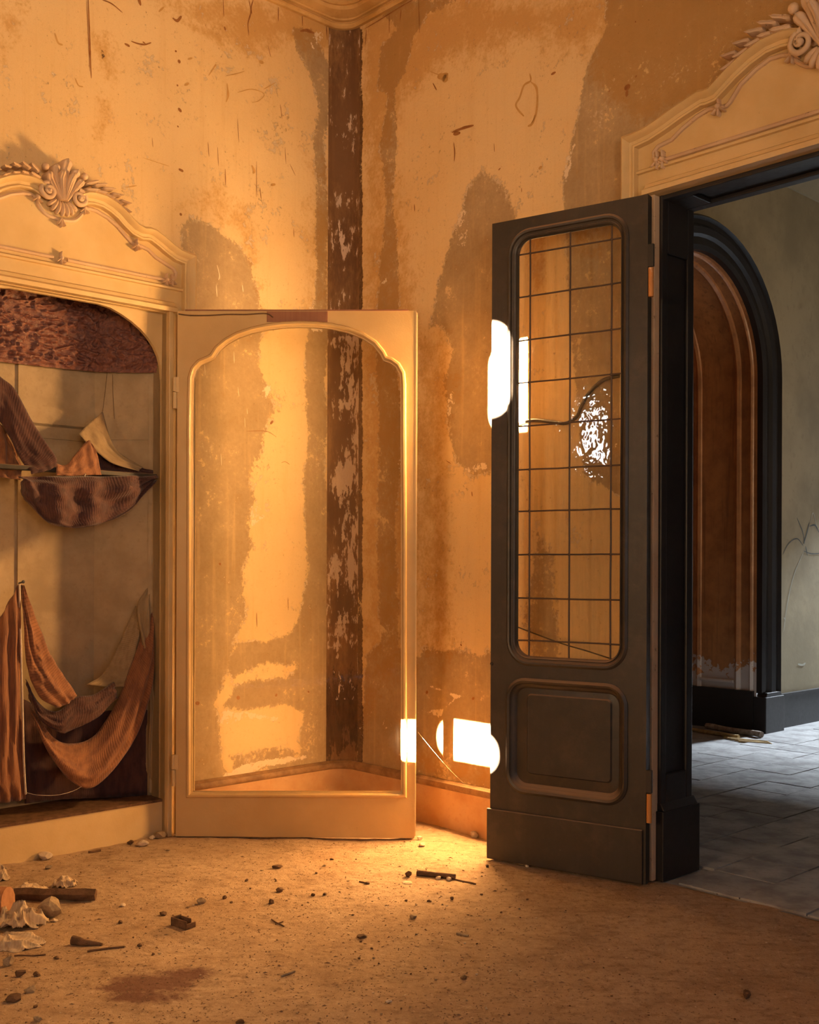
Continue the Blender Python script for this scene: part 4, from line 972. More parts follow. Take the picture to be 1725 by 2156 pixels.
# crinkled satin valance on the back and the splay
cols = [(-70, -.285), (0, -.285), (110, -.285), (190, -.285), (218, -.265), (285, -.155), (330, -.075), (352, -.045)]
bot = {-70: 755, 0: 762, 110: 774, 190: 782, 218: 784, 285: 785, 330: 785, 352: 785}
rows = [[(px, 560 + (bot[px] - 560) * k / 4, n) for px, n in cols] for k in range(5)]
R = [catmull([on_frame(FW1, px, py, -n) for px, py, n in row], 26) for row in rows]
nc = len(R[0]); G = [catmull([R[i][j] for i in range(5)], 26) for j in range(nc)]; nr = len(G[0]); b = MB(FW1); vs = []; uv = []
for j in range(nc):
    for i in range(nr):
        p = G[j][i].copy(); q = Vector((p.x * 17, p.z * 22, 1.7)); wrp = Vector((noise.noise(q * .6), 0, noise.noise(q * .6 + Vector((5, 5, 5))))) * 1.3
        r1 = 1 - abs(noise.noise(q + wrp)) * 2.2; r2 = 1 - abs(noise.noise(q * 2.3 + wrp)) * 2.2
        edge = min(1, (nr - 1 - i) / 6)
        p.y -= (.026 * max(0, r1) ** 2 + .010 * max(0, r2) ** 2) * (.3 + .7 * edge)
        vs.append(p); uv.append((j / nc * 3, i / nr * 1.3))
b.add(vs, [(j * nr + i, (j + 1) * nr + i, (j + 1) * nr + i + 1, j * nr + i + 1) for j in range(nc - 1) for i in range(nr - 1)]); b.uv = uv
o = b.build('crinkled_valance', 'satin', None, 180); tag(o, 'crinkled dark brown satin valance under the arch of the cabinet niche', 'valance')
drape('curtain_drape', [[(-60, 735, -.24), (0, 793, -.22), (30, 818, -.20), (62, 876, -.16), (96, 930, -.10), (119, 966, -.045), (119, 982, -.03)],
                        [(-60, 800, -.22), (0, 838, -.20), (22, 872, -.17), (50, 925, -.12), (78, 962, -.07), (94, 982, -.035), (96, 992, -.022)],
                        [(-60, 860, -.24), (-4, 885, -.20), (14, 912, -.17), (34, 950, -.12), (52, 980, -.07), (64, 990, -.035), (66, 998, -.022)]], 'drape_dark',
      'dark violet torn drape slung diagonally over the cabinet rail', seed=1, rip=(.004, 3, 3.5))
drape('curtain_drape', [[(-60, 855, -.26), (0, 892, -.235), (20, 925, -.22), (48, 985, -.16)], [(-60, 930, -.22), (0, 940, -.19), (20, 960, -.17), (46, 992, -.12)], [(-60, 1005, -.16), (0, 1005, -.10), (25, 1008, -.09), (44, 1010, -.085)]], 'drape',
      'orange brown drape end above the cabinet rail at the photo edge', seed=2, rip=(.006, 3, 3))
drape('curtain_drape', [[(38, 1004, -.030), (80, 1003, -.026), (130, 1003, -.024), (180, 1003, -.024), (230, 1003, -.026), (285, 1002, -.03), (325, 1002, -.035)],
                        [(42, 1012, -.02), (84, 1022, -.005), (134, 1030, .005), (184, 1030, .005), (232, 1026, 0), (285, 1016, -.01), (325, 1006, -.03)],
                        [(46, 1028, -.03), (90, 1060, .0), (140, 1070, .015), (186, 1070, .015), (232, 1058, .005), (284, 1036, -.015), (324, 1008, -.03)],
                        [(52, 1050, -.05), (98, 1092, -.02), (142, 1104, -.005), (184, 1104, -.005), (234, 1088, -.01), (286, 1056, -.03), (323, 1010, -.035)],
                        [(54, 1056, -.075), (98, 1098, -.055), (142, 1111, -.05), (184, 1109, -.05), (235, 1093, -.05), (287, 1060, -.055), (323, 1012, -.05)]], 'drape_dark',
      'dark brown drape sagging like a bag below the cabinet rail', seed=3, rip=(.026, 4.2, 1.2), amp_noise=.03, stripes=(9, 4))
drape('curtain_drape', [[(165, 914, -.13), (186, 893, -.16), (216, 866, -.20)], [(180, 930, -.12), (202, 912, -.14), (226, 905, -.17)], [(205, 952, -.10), (222, 938, -.12), (236, 932, -.14)], [(238, 976, -.07), (250, 964, -.09), (258, 958, -.10)], [(292, 992, -.045), (297, 986, -.05), (302, 984, -.055)]], 'drape_tan',
      'tan striped scrap pulled to a peak by strings above the cabinet rail', seed=4, rip=(.006, 2.5, 1), stripes=(4, 4))
drape('curtain_drape', [[(116, 976, -.05), (140, 978, -.05), (160, 955, -.06), (184, 928, -.08), (194, 934, -.08)], [(118, 990, -.03), (142, 992, -.03), (166, 985, -.035), (190, 975, -.04), (206, 960, -.05)], [(118, 1000, -.028), (144, 1002, -.028), (170, 1001, -.028), (196, 1000, -.03), (214, 1000, -.035)]], 'drape',
      'small orange striped fold of cloth rising behind the cabinet rail', seed=5, rip=(.006, 4, 1))
drape('curtain_drape', [[(180, 940, -.16), (220, 950, -.17), (262, 966, -.15), (300, 985, -.12), (332, 992, -.10)], [(186, 975, -.14), (226, 980, -.15), (266, 985, -.13), (302, 992, -.11), (333, 996, -.10)], [(186, 1004, -.10), (226, 1004, -.10), (266, 1003, -.10), (302, 1002, -.095), (325, 1001, -.09)]], 'drape_dark',
      'black brown cloth in shadow behind the tan scrap on the cabinet rail', seed=6)
# lower curtains
lowleft = drape('curtain_drape', [[(-60, 1335, -.10), (-20, 1328, -.10), (18, 1268, -.13), (40, 1230, -.17)], [(-60, 1420, -.05), (-20, 1400, -.04), (20, 1345, -.06), (43, 1330, -.09)], [(-60, 1520, -.03), (-18, 1500, -.02), (24, 1465, -.03), (46, 1450, -.06)], [(-60, 1615, -.05), (-14, 1600, -.045), (22, 1590, -.05), (49, 1570, -.07)], [(-60, 1694, -.10), (-10, 1690, -.10), (25, 1688, -.10), (54, 1682, -.10)]], 'drape',
      'orange brown curtain gathered on a nail and falling to the cabinet step', seed=7, rip=(.016, 4, 1.5), amp_noise=.015)
b = MB(FW1); hp_ = [on_frame(FW1, px, py, -n) for px, py, n in ((41, 1230, -.160), (42, 1290, -.115), (44, 1360, -.075), (46, 1440, -.055), (48, 1520, -.055), (50, 1600, -.065), (54, 1672, -.088))]
b.tube(catmull(hp_, 5), .0055, 7); b.build('hem', 'thread', lowleft, 60)
drape('curtain_drape', [[(44, 1232, -.165), (49, 1320, -.10), (58, 1400, -.07), (82, 1466, -.05), (120, 1490, -.05)], [(47, 1232, -.16), (62, 1320, -.10), (86, 1398, -.06), (112, 1450, -.035), (142, 1482, -.04)], [(50, 1232, -.165), (80, 1312, -.12), (106, 1377, -.09), (134, 1424, -.07), (162, 1464, -.06)]], 'drape',
      'topmost orange swag hanging from the nail in the lower cabinet', seed=8, rip=(.010, 1.5, 2.5), amp_noise=.018)
drape('curtain_drape', [[(54, 1430, -.12), (80, 1478, -.10), (118, 1498, -.09), (160, 1468, -.08), (200, 1462, -.10), (240, 1436, -.13)], [(58, 1450, -.08), (82, 1500, -.055), (122, 1522, -.045), (162, 1500, -.045), (204, 1486, -.06), (244, 1452, -.10)], [(62, 1474, -.09), (86, 1516, -.07), (126, 1542, -.06), (152, 1538, -.06), (206, 1508, -.075), (248, 1470, -.11)]], 'drape_dark',
      'dark middle swag of cloth under the orange one in the lower cabinet', seed=9, rip=(.008, 3, 2), amp_noise=.014)
drape('curtain_drape', [[(66, 1490, -.16), (108, 1550, -.14), (150, 1566, -.12), (200, 1548, -.12), (246, 1478, -.13), (276, 1402, -.14), (296, 1340, -.15), (310, 1285, -.16)],
                        [(66, 1500, -.11), (104, 1566, -.07), (152, 1602, -.045), (204, 1592, -.04), (258, 1512, -.05), (290, 1430, -.07), (308, 1360, -.10), (316, 1290, -.13)],
                        [(70, 1506, -.09), (100, 1578, -.045), (152, 1632, -.015), (206, 1630, -.01), (268, 1550, -.02), (302, 1460, -.04), (318, 1380, -.07), (321, 1290, -.11)],
                        [(72, 1514, -.11), (104, 1590, -.08), (156, 1650, -.05), (206, 1652, -.045), (276, 1572, -.05), (312, 1474, -.07), (324, 1390, -.09), (323, 1292, -.12)]], 'drape',
      'largest orange swag looping low between two nails in the lower cabinet', seed=10, rip=(.008, 1.5, 2.2), amp_noise=.016, stripes=(14, 4))
drape('curtain_drape', [[(44, 1470, -.24), (120, 1500, -.24), (200, 1500, -.22), (270, 1490, -.17), (336, 1478, -.12)], [(48, 1580, -.24), (120, 1590, -.24), (200, 1590, -.22), (270, 1585, -.17), (338, 1575, -.12)], [(52, 1692, -.20), (120, 1684, -.21), (200, 1680, -.20), (270, 1678, -.16), (340, 1676, -.11)]], 'drape_dark',
      'dark violet pleated curtain standing behind the swags on the cabinet step', seed=11, rip=(.010, 11, .5), stripes=(14, 3))
drape('curtain_drape', [[(306, 1244, -.145), (318, 1227, -.135), (327, 1230, -.13)], [(286, 1282, -.14), (312, 1285, -.12), (331, 1300, -.11)], [(298, 1345, -.12), (316, 1400, -.10), (335, 1420, -.095)], [(314, 1450, -.10), (326, 1500, -.085), (338, 1540, -.085)], [(312, 1580, -.12), (326, 1600, -.095), (342, 1615, -.085)], [(310, 1679, -.13), (326, 1679, -.10), (344, 1678, -.09)]], 'drape_tan',
      'narrow tan curtain strip hanging straight beside the right cabinet jamb', seed=12, rip=(.008, 2.5, 1), stripes=(2, 6))
drape('curtain_drape', [[(183, 1441, -.17), (214, 1421, -.18), (238, 1382, -.19), (266, 1322, -.18), (286, 1276, -.165)], [(222, 1446, -.15), (246, 1430, -.16), (262, 1386, -.165), (280, 1326, -.16), (292, 1284, -.15)], [(262, 1446, -.13), (272, 1430, -.14), (282, 1390, -.145), (294, 1332, -.14), (299, 1290, -.135)]], 'drape_tan',
      'beige linen scrap with a straight hem lying over the dark swag', seed=13, rip=(.003, 1, 1), amp_noise=.004)
def strand(name, pts, r, mat, label, cat='string', F=FW1, k=6):
    b = MB(F); b.tube(catmull(pts, 6), r, k); o = b.build(name, mat, None, 60); tag(o, label, cat); return o
w1 = lambda px, py, n: on_frame(FW1, px, py, -n)
strand('thread', [w1(226, 780, -.29), w1(222, 820, -.25), w1(216, 868, -.20)], .0012, 'string', 'dark thread from the satin valance down to the tan scrap')
strand('thread', [w1(237, 780, -.27), w1(238, 830, -.25), w1(241, 882, -.22)], .0012, 'string', 'second dark thread hanging just right of the tan scrap')
strand('thread', [w1(180, 998, -.02), w1(176, 1012, -.01), w1(181, 1024, -.008), w1(179, 1036, -.01), w1(184, 1036, -.01)], .003, 'thread', 'frayed pale thread dangling from the cabinet rail')
strand('thread', [w1(52, 1668, -.085), w1(80, 1674, -.05), (w1(120, 1674, -.03)), w1(155, 1665, -.03), w1(178, 1652, -.03)], .0014, 'thread', 'thin pale thread looping along the cabinet step')
for (px, py, n, lb) in ((40, 1228, -.20, 'bent nail holding the gathered curtain in the cabinet'), (318, 1229, -.155, 'nail holding the tan curtain strip near the right jamb')):
    p = w1(px, py, n); b = MB(FW1); b.tube([p, p + Vector((0, -.05 if px < 100 else -.04, .008))], .004, 7); b.ellipsoid(p + Vector((0, -.05 if px < 100 else -.04, .008)), (.009, 0, 0), (0, 0, .009), (0, -.003, 0), 8, 5); tag(b.build('nail', 'iron', None, 50), lb, 'nail')
fc = lambda px, py, y: on_frame(FC, px, py, y)
strand('twine', [fc(376, 661, -.006), fc(400, 664, -.008), fc(440, 664, -.008), fc(480, 662, -.008), fc(520, 662, -.008), fc(560, 660, -.008), fc(575, 668, -.008)], .0032, 'string', 'brown twine stretched along the top rail of the cream door', F=FC)
# ------------------------------------------------------------------ cable and wires on the right wall
w2 = lambda px, py, n: on_frame(FW2, px, py, -n)
strand('cable', [w2(1080, 897, .012), w2(1100, 890, .012), w2(1125, 885, .012), w2(1160, 888, .012), w2(1192, 891, .012), w2(1214, 878, .012), w2(1224, 856, .012), w2(1240, 828, .012), w2(1268, 802, .012), w2(1300, 792, .012), w2(1345, 786, .012)], .009, 'cable', 'black cable curving across the wall behind the glazed door', 'cable', FW2, 8)
strand('wire', [w2(1070, 1312, .01), w2(1110, 1328, .01), w2(1180, 1354, .01), w2(1240, 1372, .01), w2(1320, 1398, .01)], .0035, 'cable', 'thin wire slanting down the wall behind the glazed door', 'wire', FW2, 6)
pA = FC @ fc(880, 1541, .03); pB = FW2 @ w2(984, 1656, .03)
strand('cobweb_thread', [pA, pA.lerp(pB, .33) - Vector((0, 0, .01)), pA.lerp(pB, .66) - Vector((0, 0, .012)), pB], .00028, 'thread', 'fine cobweb thread from the cream door to the baseboard', 'cobweb', ID, 5)

# ------------------------------------------------------------------ marks on the walls (ribbons lying on the paint)
def marks(name, parent, conv, F, mat, lines, eps=.0015):
    b = MB(F)
    for pts, wpx in lines:
        P = [conv(px, py) for px, py in pts]
        P = catmull([(p.x, p.z, 0) for p in P], 5); w = wpx * .00122
        n = len(P); vs = []
        for i in range(n):
            d = (P[min(i + 1, n - 1)] - P[max(0, i - 1)]).normalized(); k = (0.35 + .65 * math.sin(PI * i / (n - 1)) ** .5) * (1 + .4 * noise.noise(Vector((P[i].x * 30, P[i].y * 30, 0))))
            for sg in (-1, 1): vs.append((P[i].x - d.y * w * k * sg, -eps, P[i].y + d.x * w * k * sg))
        b.add(vs, [(2 * i, 2 * i + 1, 2 * i + 3, 2 * i + 2) for i in range(n - 1)])
    o = b.build(name, mat, parent); o['kind'] = 'stuff'; return o
marks('drip_marks', wall_left, L1, FW1, 'mark', [
 ([(185, -10), (188, 60), (190, 120), (192, 165)], 3), ([(182, 0), (186, 80), (189, 150)], 1.5), ([(262, 92), (268, 95), (273, 98)], 5), ([(276, 87), (290, 92), (305, 94), (318, 90)], 3.5), ([(300, 88), (306, 92)], 3),
 ([(363, 38), (373, 44), (382, 34)], 6), ([(472, 56), (475, 64)], 5), ([(374, 128), (380, 131)], 8), ([(369, 106), (371, 110)], 5), ([(375, 228), (382, 236)], 7), ([(373, 265), (376, 268)], 4), ([(376, 356), (386, 361)], 7), ([(378, 450), (383, 453)], 5), ([(373, 178), (374, 182)], 4),
 ([(524, 0), (528, 25), (522, 50), (524, 75)], 3), ([(533, 0), (529, 15), (530, 30)], 3), ([(215, 0), (235, 8), (258, 27)], 2.5), ([(290, -8), (296, 12)], 8), ([(470, 0), (471, 35)], 2), ([(586, 15), (586, 45)], 2.5), ([(636, 20), (637, 55)], 2.5), ([(687, 50), (689, 85)], 3),
 ([(632, 66), (645, 64), (662, 70)], 7), ([(622, 8), (640, 22), (690, 44), (720, 58)], 3.0),
 ([(474, 356), (475, 390)], 2), ([(564, 96), (570, 120)], 1.5), ([(438, 300), (440, 330)], 1.2), ([(590, 220), (594, 250)], 1.5), ([(540, 340), (540, 415)], 1.2), ([(320, 290), (322, 310)], 1.5), ([(458, 310), (460, 350)], 1.2), ([(600, 310), (602, 345)], 1.4), ([(610, 345), (622, 370)], 1.4), ([(500, 250), (503, 300)], 1), ([(618, 480), (619, 500)], 1.4), ([(547, 395), (550, 420)], 2),
 ([(700, 760), (706, 900), (704, 1000), (709, 1100)], 2.5), ([(540, 1290), (541, 1320)], 1.5), ([(606, 1258), (607, 1285)], 1.5), ([(575, 886), (569, 893)], 6), ([(517, 908), (560, 908), (582, 920)], 1.4), ([(592, 975), (600, 972), (610, 978)], 1.4), ([(462, 1185), (464, 1190)], 5), ([(411, 1480), (420, 1481)], 8), ([(499, 1466), (504, 1472)], 8), ([(580, 1462), (583, 1465)], 8), ([(648, 1455), (651, 1458)], 5), ([(694, 1454), (699, 1458)], 8)])
marks('ochre_marks', wall_left, L1, FW1, 'mark_light', [
 ([(478, 176), (480, 200), (476, 215)], 5), ([(475, 160), (500, 155), (515, 150)], 2), ([(500, 195), (530, 188), (556, 198), (545, 212), (530, 216)], 2), ([(555, 188), (580, 174)], 2), ([(440, 158), (452, 140), (455, 135)], 3), ([(388, 180), (398, 175)], 5), ([(395, 125), (405, 122)], 4), ([(545, 130), (555, 132)], 8), ([(300, 332), (340, 345), (356, 350)], 1.5), ([(115, 70), (122, 90), (132, 95)], 5), ([(158, 165), (165, 180), (175, 183)], 3), ([(262, 395), (288, 391)], 2), ([(530, 348), (535, 360), (532, 365)], 6), ([(570, 390), (580, 388)], 6), ([(334, 25), (345, 15)], 4)])
marks('pale_scratches', wall_left, L1, FW1, 'mark_white', [
 ([(457, 558), (462, 580), (460, 590)], 3), ([(455, 600), (457, 625)], 3), ([(510, 600), (512, 615)], 3), ([(444, 690), (446, 710)], 1.6), ([(492, 740), (493, 765)], 1.6), ([(501, 815), (503, 835)], 1.6), ([(465, 955), (466, 980)], 1.6), ([(515, 880), (516, 900)], 1.4), ([(430, 760), (432, 790)], 1.2), ([(520, 860), (521, 872)], 1.6)])
marks('drip_marks', wall_right, L2, FW2, 'mark', [
 ([(952, 279), (975, 270), (998, 264)], 7), ([(955, 282), (970, 280)], 8), ([(956, 300), (958, 320), (957, 340)], 3), ([(1161, 157), (1171, 152)], 5), ([(1321, 178), (1322, 190)], 12), ([(1321, 190), (1320, 204)], 6), ([(1339, 160), (1341, 162)], 5), ([(1283, 191), (1284, 193)], 4), ([(1052, 355), (1053, 357)], 7), ([(770, 60), (800, 42), (845, 14), (870, 0)], 3), ([(772, 62), (770, 95)], 2.5), ([(845, 20), (843, 45)], 3), ([(820, 30), (820, 70)], 2), ([(882, 0), (884, 70)], 1.8), ([(1340, 45), (1338, 47)], 5),
 ([(1099, 396), (1099, 405)], 2), ([(1041, 302), (1042, 320)], 1.5), ([(898, 1455), (901, 1460)], 9), ([(996, 1468), (998, 1473)], 9), ([(994, 1035), (995, 1045)], 3), ([(940, 970), (950, 976)], 2), ([(912, 175), (920, 190)], 3), ([(873, 430), (874, 445)], 3), ([(970, 1356), (973, 1360)], 4)])
marks('ochre_marks', wall_right, L2, FW2, 'mark_light', [
 ([(1116, 155), (1118, 170), (1104, 180), (1095, 205), (1087, 220), (1092, 232), (1104, 245)], 5), ([(1118, 172), (1130, 185), (1132, 215), (1128, 245), (1118, 262)], 5), ([(1128, 240), (1122, 260), (1112, 266)], 6), ([(922, 160), (940, 163), (932, 168)], 16), ([(1138, 350), (1139, 356)], 10), ([(905, 150), (925, 158)], 2)])
def CH(px, py): return on_frame(FH, px, py, 0)
hw_ = [o for o in bpy.data.objects if o.name == 'wall_hall'][0]
marks('spray_marks', hw_, CH, FH, 'graffiti', [([(1648, 1168), (1660, 1145), (1678, 1134), (1692, 1150)], 4), ([(1692, 1145), (1698, 1125), (1704, 1100)], 7), ([(1678, 1090), (1690, 1120), (1694, 1146)], 5), ([(1704, 1108), (1716, 1106), (1725, 1122)], 6), ([(1696, 1150), (1700, 1170)], 6), ([(1692, 1160), (1710, 1166), (1735, 1164)], 4), ([(1630, 1440), (1640, 1428), (1645, 1420)], 3)], .003)
marks('chalk_marks', hw_, CH, FH, 'graffiti_pale', [([(1650, 1330), (1658, 1270), (1672, 1210), (1693, 1160)], 4), ([(1706, 1100), (1712, 1080), (1720, 1110)], 4), ([(1680, 1398), (1690, 1400), (1696, 1396)], 8), ([(1650, 1300), (1654, 1305)], 5)], .003)
# ------------------------------------------------------------------ debris
def rock_mesh(name, seed, flat=.6, sub=2, rough=.28, mat='stone', cut=None):
    bm = bmesh.new(); bmesh.ops.create_icosphere(bm, subdivisions=sub, radius=.5)
    sd = Vector((seed * 3.1, seed * 1.7, seed * .9))
    for v in bm.verts:
        d = v.co.normalized(); k = 1 + rough * noise.noise(d * 1.6 + sd) + rough * .5 * noise.noise(d * 4 + sd)
        v.co = v.co * k; v.co.z *= flat
        for pn in range(6):   # flat faces as broken stone has
            a = Vector((noise.noise(sd + Vector((pn, 0, 0))), noise.noise(sd + Vector((0, pn, 3))), noise.noise(sd + Vector((5, 0, pn))))).normalized()
            e = v.co.dot(a)
            if e > .30: v.co -= a * (e - .30) * .92
    mz = min(v.co.z for v in bm.verts)
    for v in bm.verts: v.co.z -= mz
    me = bpy.data.meshes.new(name); bm.to_mesh(me); bm.free()
    me.polygons.foreach_set('use_smooth', [True] * len(me.polygons)); me.set_sharp_from_angle(angle=math.radians(22))
    me.materials.append(M[mat]); return me
def put(o, px, py, rz=None, sink=.004):
    p = FL(px, py); o.location = (p.x, p.y, floor_z(p.x, p.y) - sink); o.rotation_euler = (0, 0, random.uniform(0, 6.28) if rz is None else rz)
def rock(name, px, py, wpx, hpx, mat, label, seed, cat='stone', rz=None, sub=2):
    d = FL(px, py).y; w = wpx * d / FPX; h = hpx * d / FPX
    me = rock_mesh(name, seed, 1.0, sub, .3, mat); zt = max(v.co.z for v in me.vertices)
    for v in me.vertices: v.co.x *= w; v.co.y *= w * .8; v.co.z *= h / zt
    o = bpy.data.objects.new(name, me); COL.objects.link(o); put(o, px, py, rz, .003); tag(o, label, cat); return o
random.seed(11)
rocks = [
 ('rubble_stone', 93, 1806, 36, 17, 'chip', 'grey stone block leaning against the cabinet step'), ('rubble_stone', 102, 1827, 18, 10, 'stone', 'small grey stone just below the block at the cabinet step'),
 ('plaster_chip', 302, 1779, 36, 14, 'chip', 'large pale plaster chip near the right end of the cabinet step'), ('rubble_stone', 275, 1775, 20, 9, 'clod', 'dark wedge of rubble left of the large pale chip'), ('plaster_chip', 320, 1766, 14, 9, 'chip', 'small white chip at the foot of the cabinet jamb'),
 ('rubble_stone', 336, 1765, 26, 16, 'stone', 'grey rubble heap at the foot of the cabinet door hinge'), ('rubble_stone', 108, 1926, 66, 44, 'stone', 'big rounded stone lying in front of the charred beam'), ('rubble_stone', 114, 1937, 18, 8, 'chip', 'flat chip tucked below the big rounded stone'),
 ('rubble_stone', 425, 1900, 23, 14, 'stone', 'round brown stone alone on the open floor left of centre'), ('dirt_clod', 344, 1925, 20, 9, 'clod', 'flat dark clod left of the round brown stone'), ('dirt_clod', 253, 1942, 13, 9, 'clod', 'small dark clod between the beam and the broken box'),
 ('plaster_chip', 259, 1906, 15, 8, 'chip', 'pinkish chip right of the charred beam end'), ('dirt_clod', 473, 1890, 11, 9, 'clod', 'dark pebble right of the round brown stone'), ('dirt_clod', 294, 1990, 14, 8, 'clod', 'dark clod right of the pointed log'), ('dirt_clod', 322, 2008, 9, 6, 'clod', 'small dark crumb above the red stain'),
 ('dirt_clod', 119, 2016, 14, 7, 'clod', 'brown clod under the pale rags'), ('rubble_stone', 18, 2030, 26, 24, 'stone', 'upright stone at the left photo edge below the rags'), ('dirt_clod', 42, 2052, 26, 14, 'clod', 'dark lump below the upright stone'), ('rubble_stone', 63, 2086, 28, 15, 'stone', 'angular stone at lower left'), ('dirt_clod', 29, 2104, 34, 16, 'clod', 'largest dark lump at lower left'),
 ('dirt_clod', 74, 2118, 13, 8, 'clod', 'small dark lump right of the largest one at lower left'), ('rubble_stone', 80, 2146, 20, 14, 'stone', 'grey stone at the bottom left of the photo'), ('dirt_clod', 77, 2052, 18, 11, 'clod', 'brown lump right of the dark one at lower left'),
 ('dirt_clod', 584, 1826, 24, 8, 'clod', 'flat dark chip in front of the cream door'), ('dirt_clod', 588, 1874, 20, 10, 'clod', 'dark clod pair below the flat chip, upper one'), ('dirt_clod', 571, 1900, 18, 11, 'clod', 'dark clod pair below the flat chip, lower one'), ('dirt_clod', 519, 1852, 9, 7, 'clod', 'round dark pebble in front of the cream door'),
 ('dirt_clod', 774, 1860, 13, 7, 'clod', 'dark pebble with a twig left of the charred stick'), ('dirt_clod', 860, 1844, 18, 13, 'clod', 'dark block just left of the charred stick'), ('plaster_chip', 858, 1857, 26, 4, 'chip', 'thin cream flake below the dark block'), ('plaster_chip', 923, 1849, 12, 8, 'chip', 'white pebble at the middle of the charred stick'), ('plaster_chip', 946, 1851, 14, 9, 'chip', 'white pebble near the right end of the charred stick'),
 ('plaster_chip', 999, 1761, 18, 16, 'chip', 'pale lump of plaster at the foot of the right baseboard'), ('plaster_chip', 889, 1782, 20, 9, 'chip', 'largest cream chip at the free corner of the cream door'), ('plaster_chip', 884, 1769, 13, 9, 'chip', 'smaller cream chip behind the one at the door corner'), ('plaster_chip', 905, 1746, 14, 3, 'chip', 'thin pale flake in the gap between the two doors'),
 ('dirt_clod', 1026, 1825, 8, 7, 'clod', 'dark pebble beside the dark door corner'), ('dirt_clod', 952, 1891, 11, 8, 'clod', 'dark round crumb below the charred stick'), ('dirt_clod', 904, 1896, 12, 6, 'clod', 'flat brown crumb left of the round one'), ('rubble_stone', 870, 1931, 19, 9, 'stone', 'broken shell of rubble at the centre of the floor'), ('dirt_clod', 762, 1969, 28, 8, 'clod', 'crumbly dark patch of dirt at the centre of the floor'),
 ('plaster_chip', 979, 1983, 9, 4, 'chip', 'tiny white chip right of centre'), ('dirt_clod', 977, 2056, 22, 8, 'clod', 'black sliver on the dim floor right of centre'), ('plaster_chip', 819, 2108, 16, 7, 'chip', 'white chip near the bottom of the photo'), ('plaster_chip', 1024, 2122, 9, 7, 'chip', 'white chip nearest the bottom right of centre'), ('dirt_clod', 505, 2150, 22, 9, 'clod', 'dark lump at the bottom photo edge'),
 ('dirt_clod', 699, 1808, 10, 5, 'clod', 'dark crumb close to the right half of the cream door'), ('dirt_clod', 684, 1882, 12, 6, 'clod', 'right one of two crumbs below the cream door'), ('dirt_clod', 660, 1884, 11, 7, 'clod', 'left one of two crumbs below the cream door'), ('plaster_chip', 1110, 1824, 9, 8, 'chip', 'white crumb under the kick board of the dark door')]
for k, (nm, px, py, w, h, mt, lb) in enumerate(rocks): rock(nm, px, py, w, h, mt, lb, k + 1)
def stick(name, px0, py0, px1, py1, rpx, mat, label, cat='stick', lift=1.0, taper=1.0, k=8, bend=.0):
    a, c_ = FL(px0, py0), FL(px1, py1); r = rpx * a.y / FPX
    pts = []; n = 9
    for i in range(n):
        t = i / (n - 1); p = a.lerp(c_, t); p.z = floor_z(p.x, p.y) + r * lift * (1 - (1 - taper) * t); p += Vector((noise.noise(Vector((px0, t * 4, 0))), noise.noise(Vector((py0, t * 4, 3))), 0)) * r * .5; p.z += bend * math.sin(PI * t); pts.append(p)
    b = MB(); b.tube(pts, [r * (1 - (1 - taper) * i / (n - 1)) * (1 + .16 * noise.noise(Vector((i * 1.3, px0, 0)))) for i in range(n)], k); o = b.build(name, mat, None, 45); tag(o, label, cat); return o
stick('charred_beam', 30, 1893, 202, 1894, 13, 'log', 'charred square beam lying beside the rags and the big stone', 'beam', k=5)
stick('log', 152, 1986, 216, 1990, 10, 'log', 'short pointed log tapering to the right below the rags', 'log', taper=.25)
stick('twig', 184, 2003, 262, 1993, 2.2, 'log', 'straight thin twig below the pointed log', 'twig')
stick('twig', 186, 1793, 212, 1789, 2.5, 'log', 'short dark splinter along the cabinet step', 'twig')
stick('charred_stick', 878, 1841, 959, 1848, 5.5, 'clod', 'charred stick lying near the free corner of the dark door', 'stick')
stick('twig', 956, 1848, 1002, 1860, 1.6, 'log', 'thin twig trailing right from the charred stick', 'twig')
stick('twig', 757, 1856, 775, 1860, 1.6, 'log', 'tiny twig beside the dark pebble', 'twig')
stick('twig', 592, 2056, 621, 2047, 2.4, 'stone', 'pale short stick lower centre of the floor', 'twig')
stick('twig', 572, 1934, 598, 1950, 1.4, 'log', 'crossed hair thin twig in front of the cream door', 'twig')
stick('twig', 580, 1944, 596, 1939, 1.4, 'log', 'shorter twig of the crossed pair', 'twig')
stick('twig', 962, 1964, 987, 1969, 2.0, 'stone', 'pale short stick on the dim floor right of centre', 'twig')
stick('twig', 30, 2013, 96, 2009, 1.6, 'log', 'thin twig running under the pale rags', 'twig')
# broken box: an open tray of dark wood
p = FL(386, 1948); bx_ = MB(frame(Vector((p.x, p.y, floor_z(p.x, p.y) - .002)), math.radians(-38)))
bx_.box(-.045, .045, -.025, .025, 0, .006); bx_.box(-.045, .045, -.025, -.019, 0, .034); bx_.box(-.045, -.039, -.025, .025, 0, .034); bx_.box(.039, .045, -.025, .025, 0, .022); bx_.box(-.045, .02, .019, .025, 0, .03)
tag(bx_.build('broken_box', 'log', None, None, bevel=.002), 'small broken dark wooden box on the open floor', 'box')
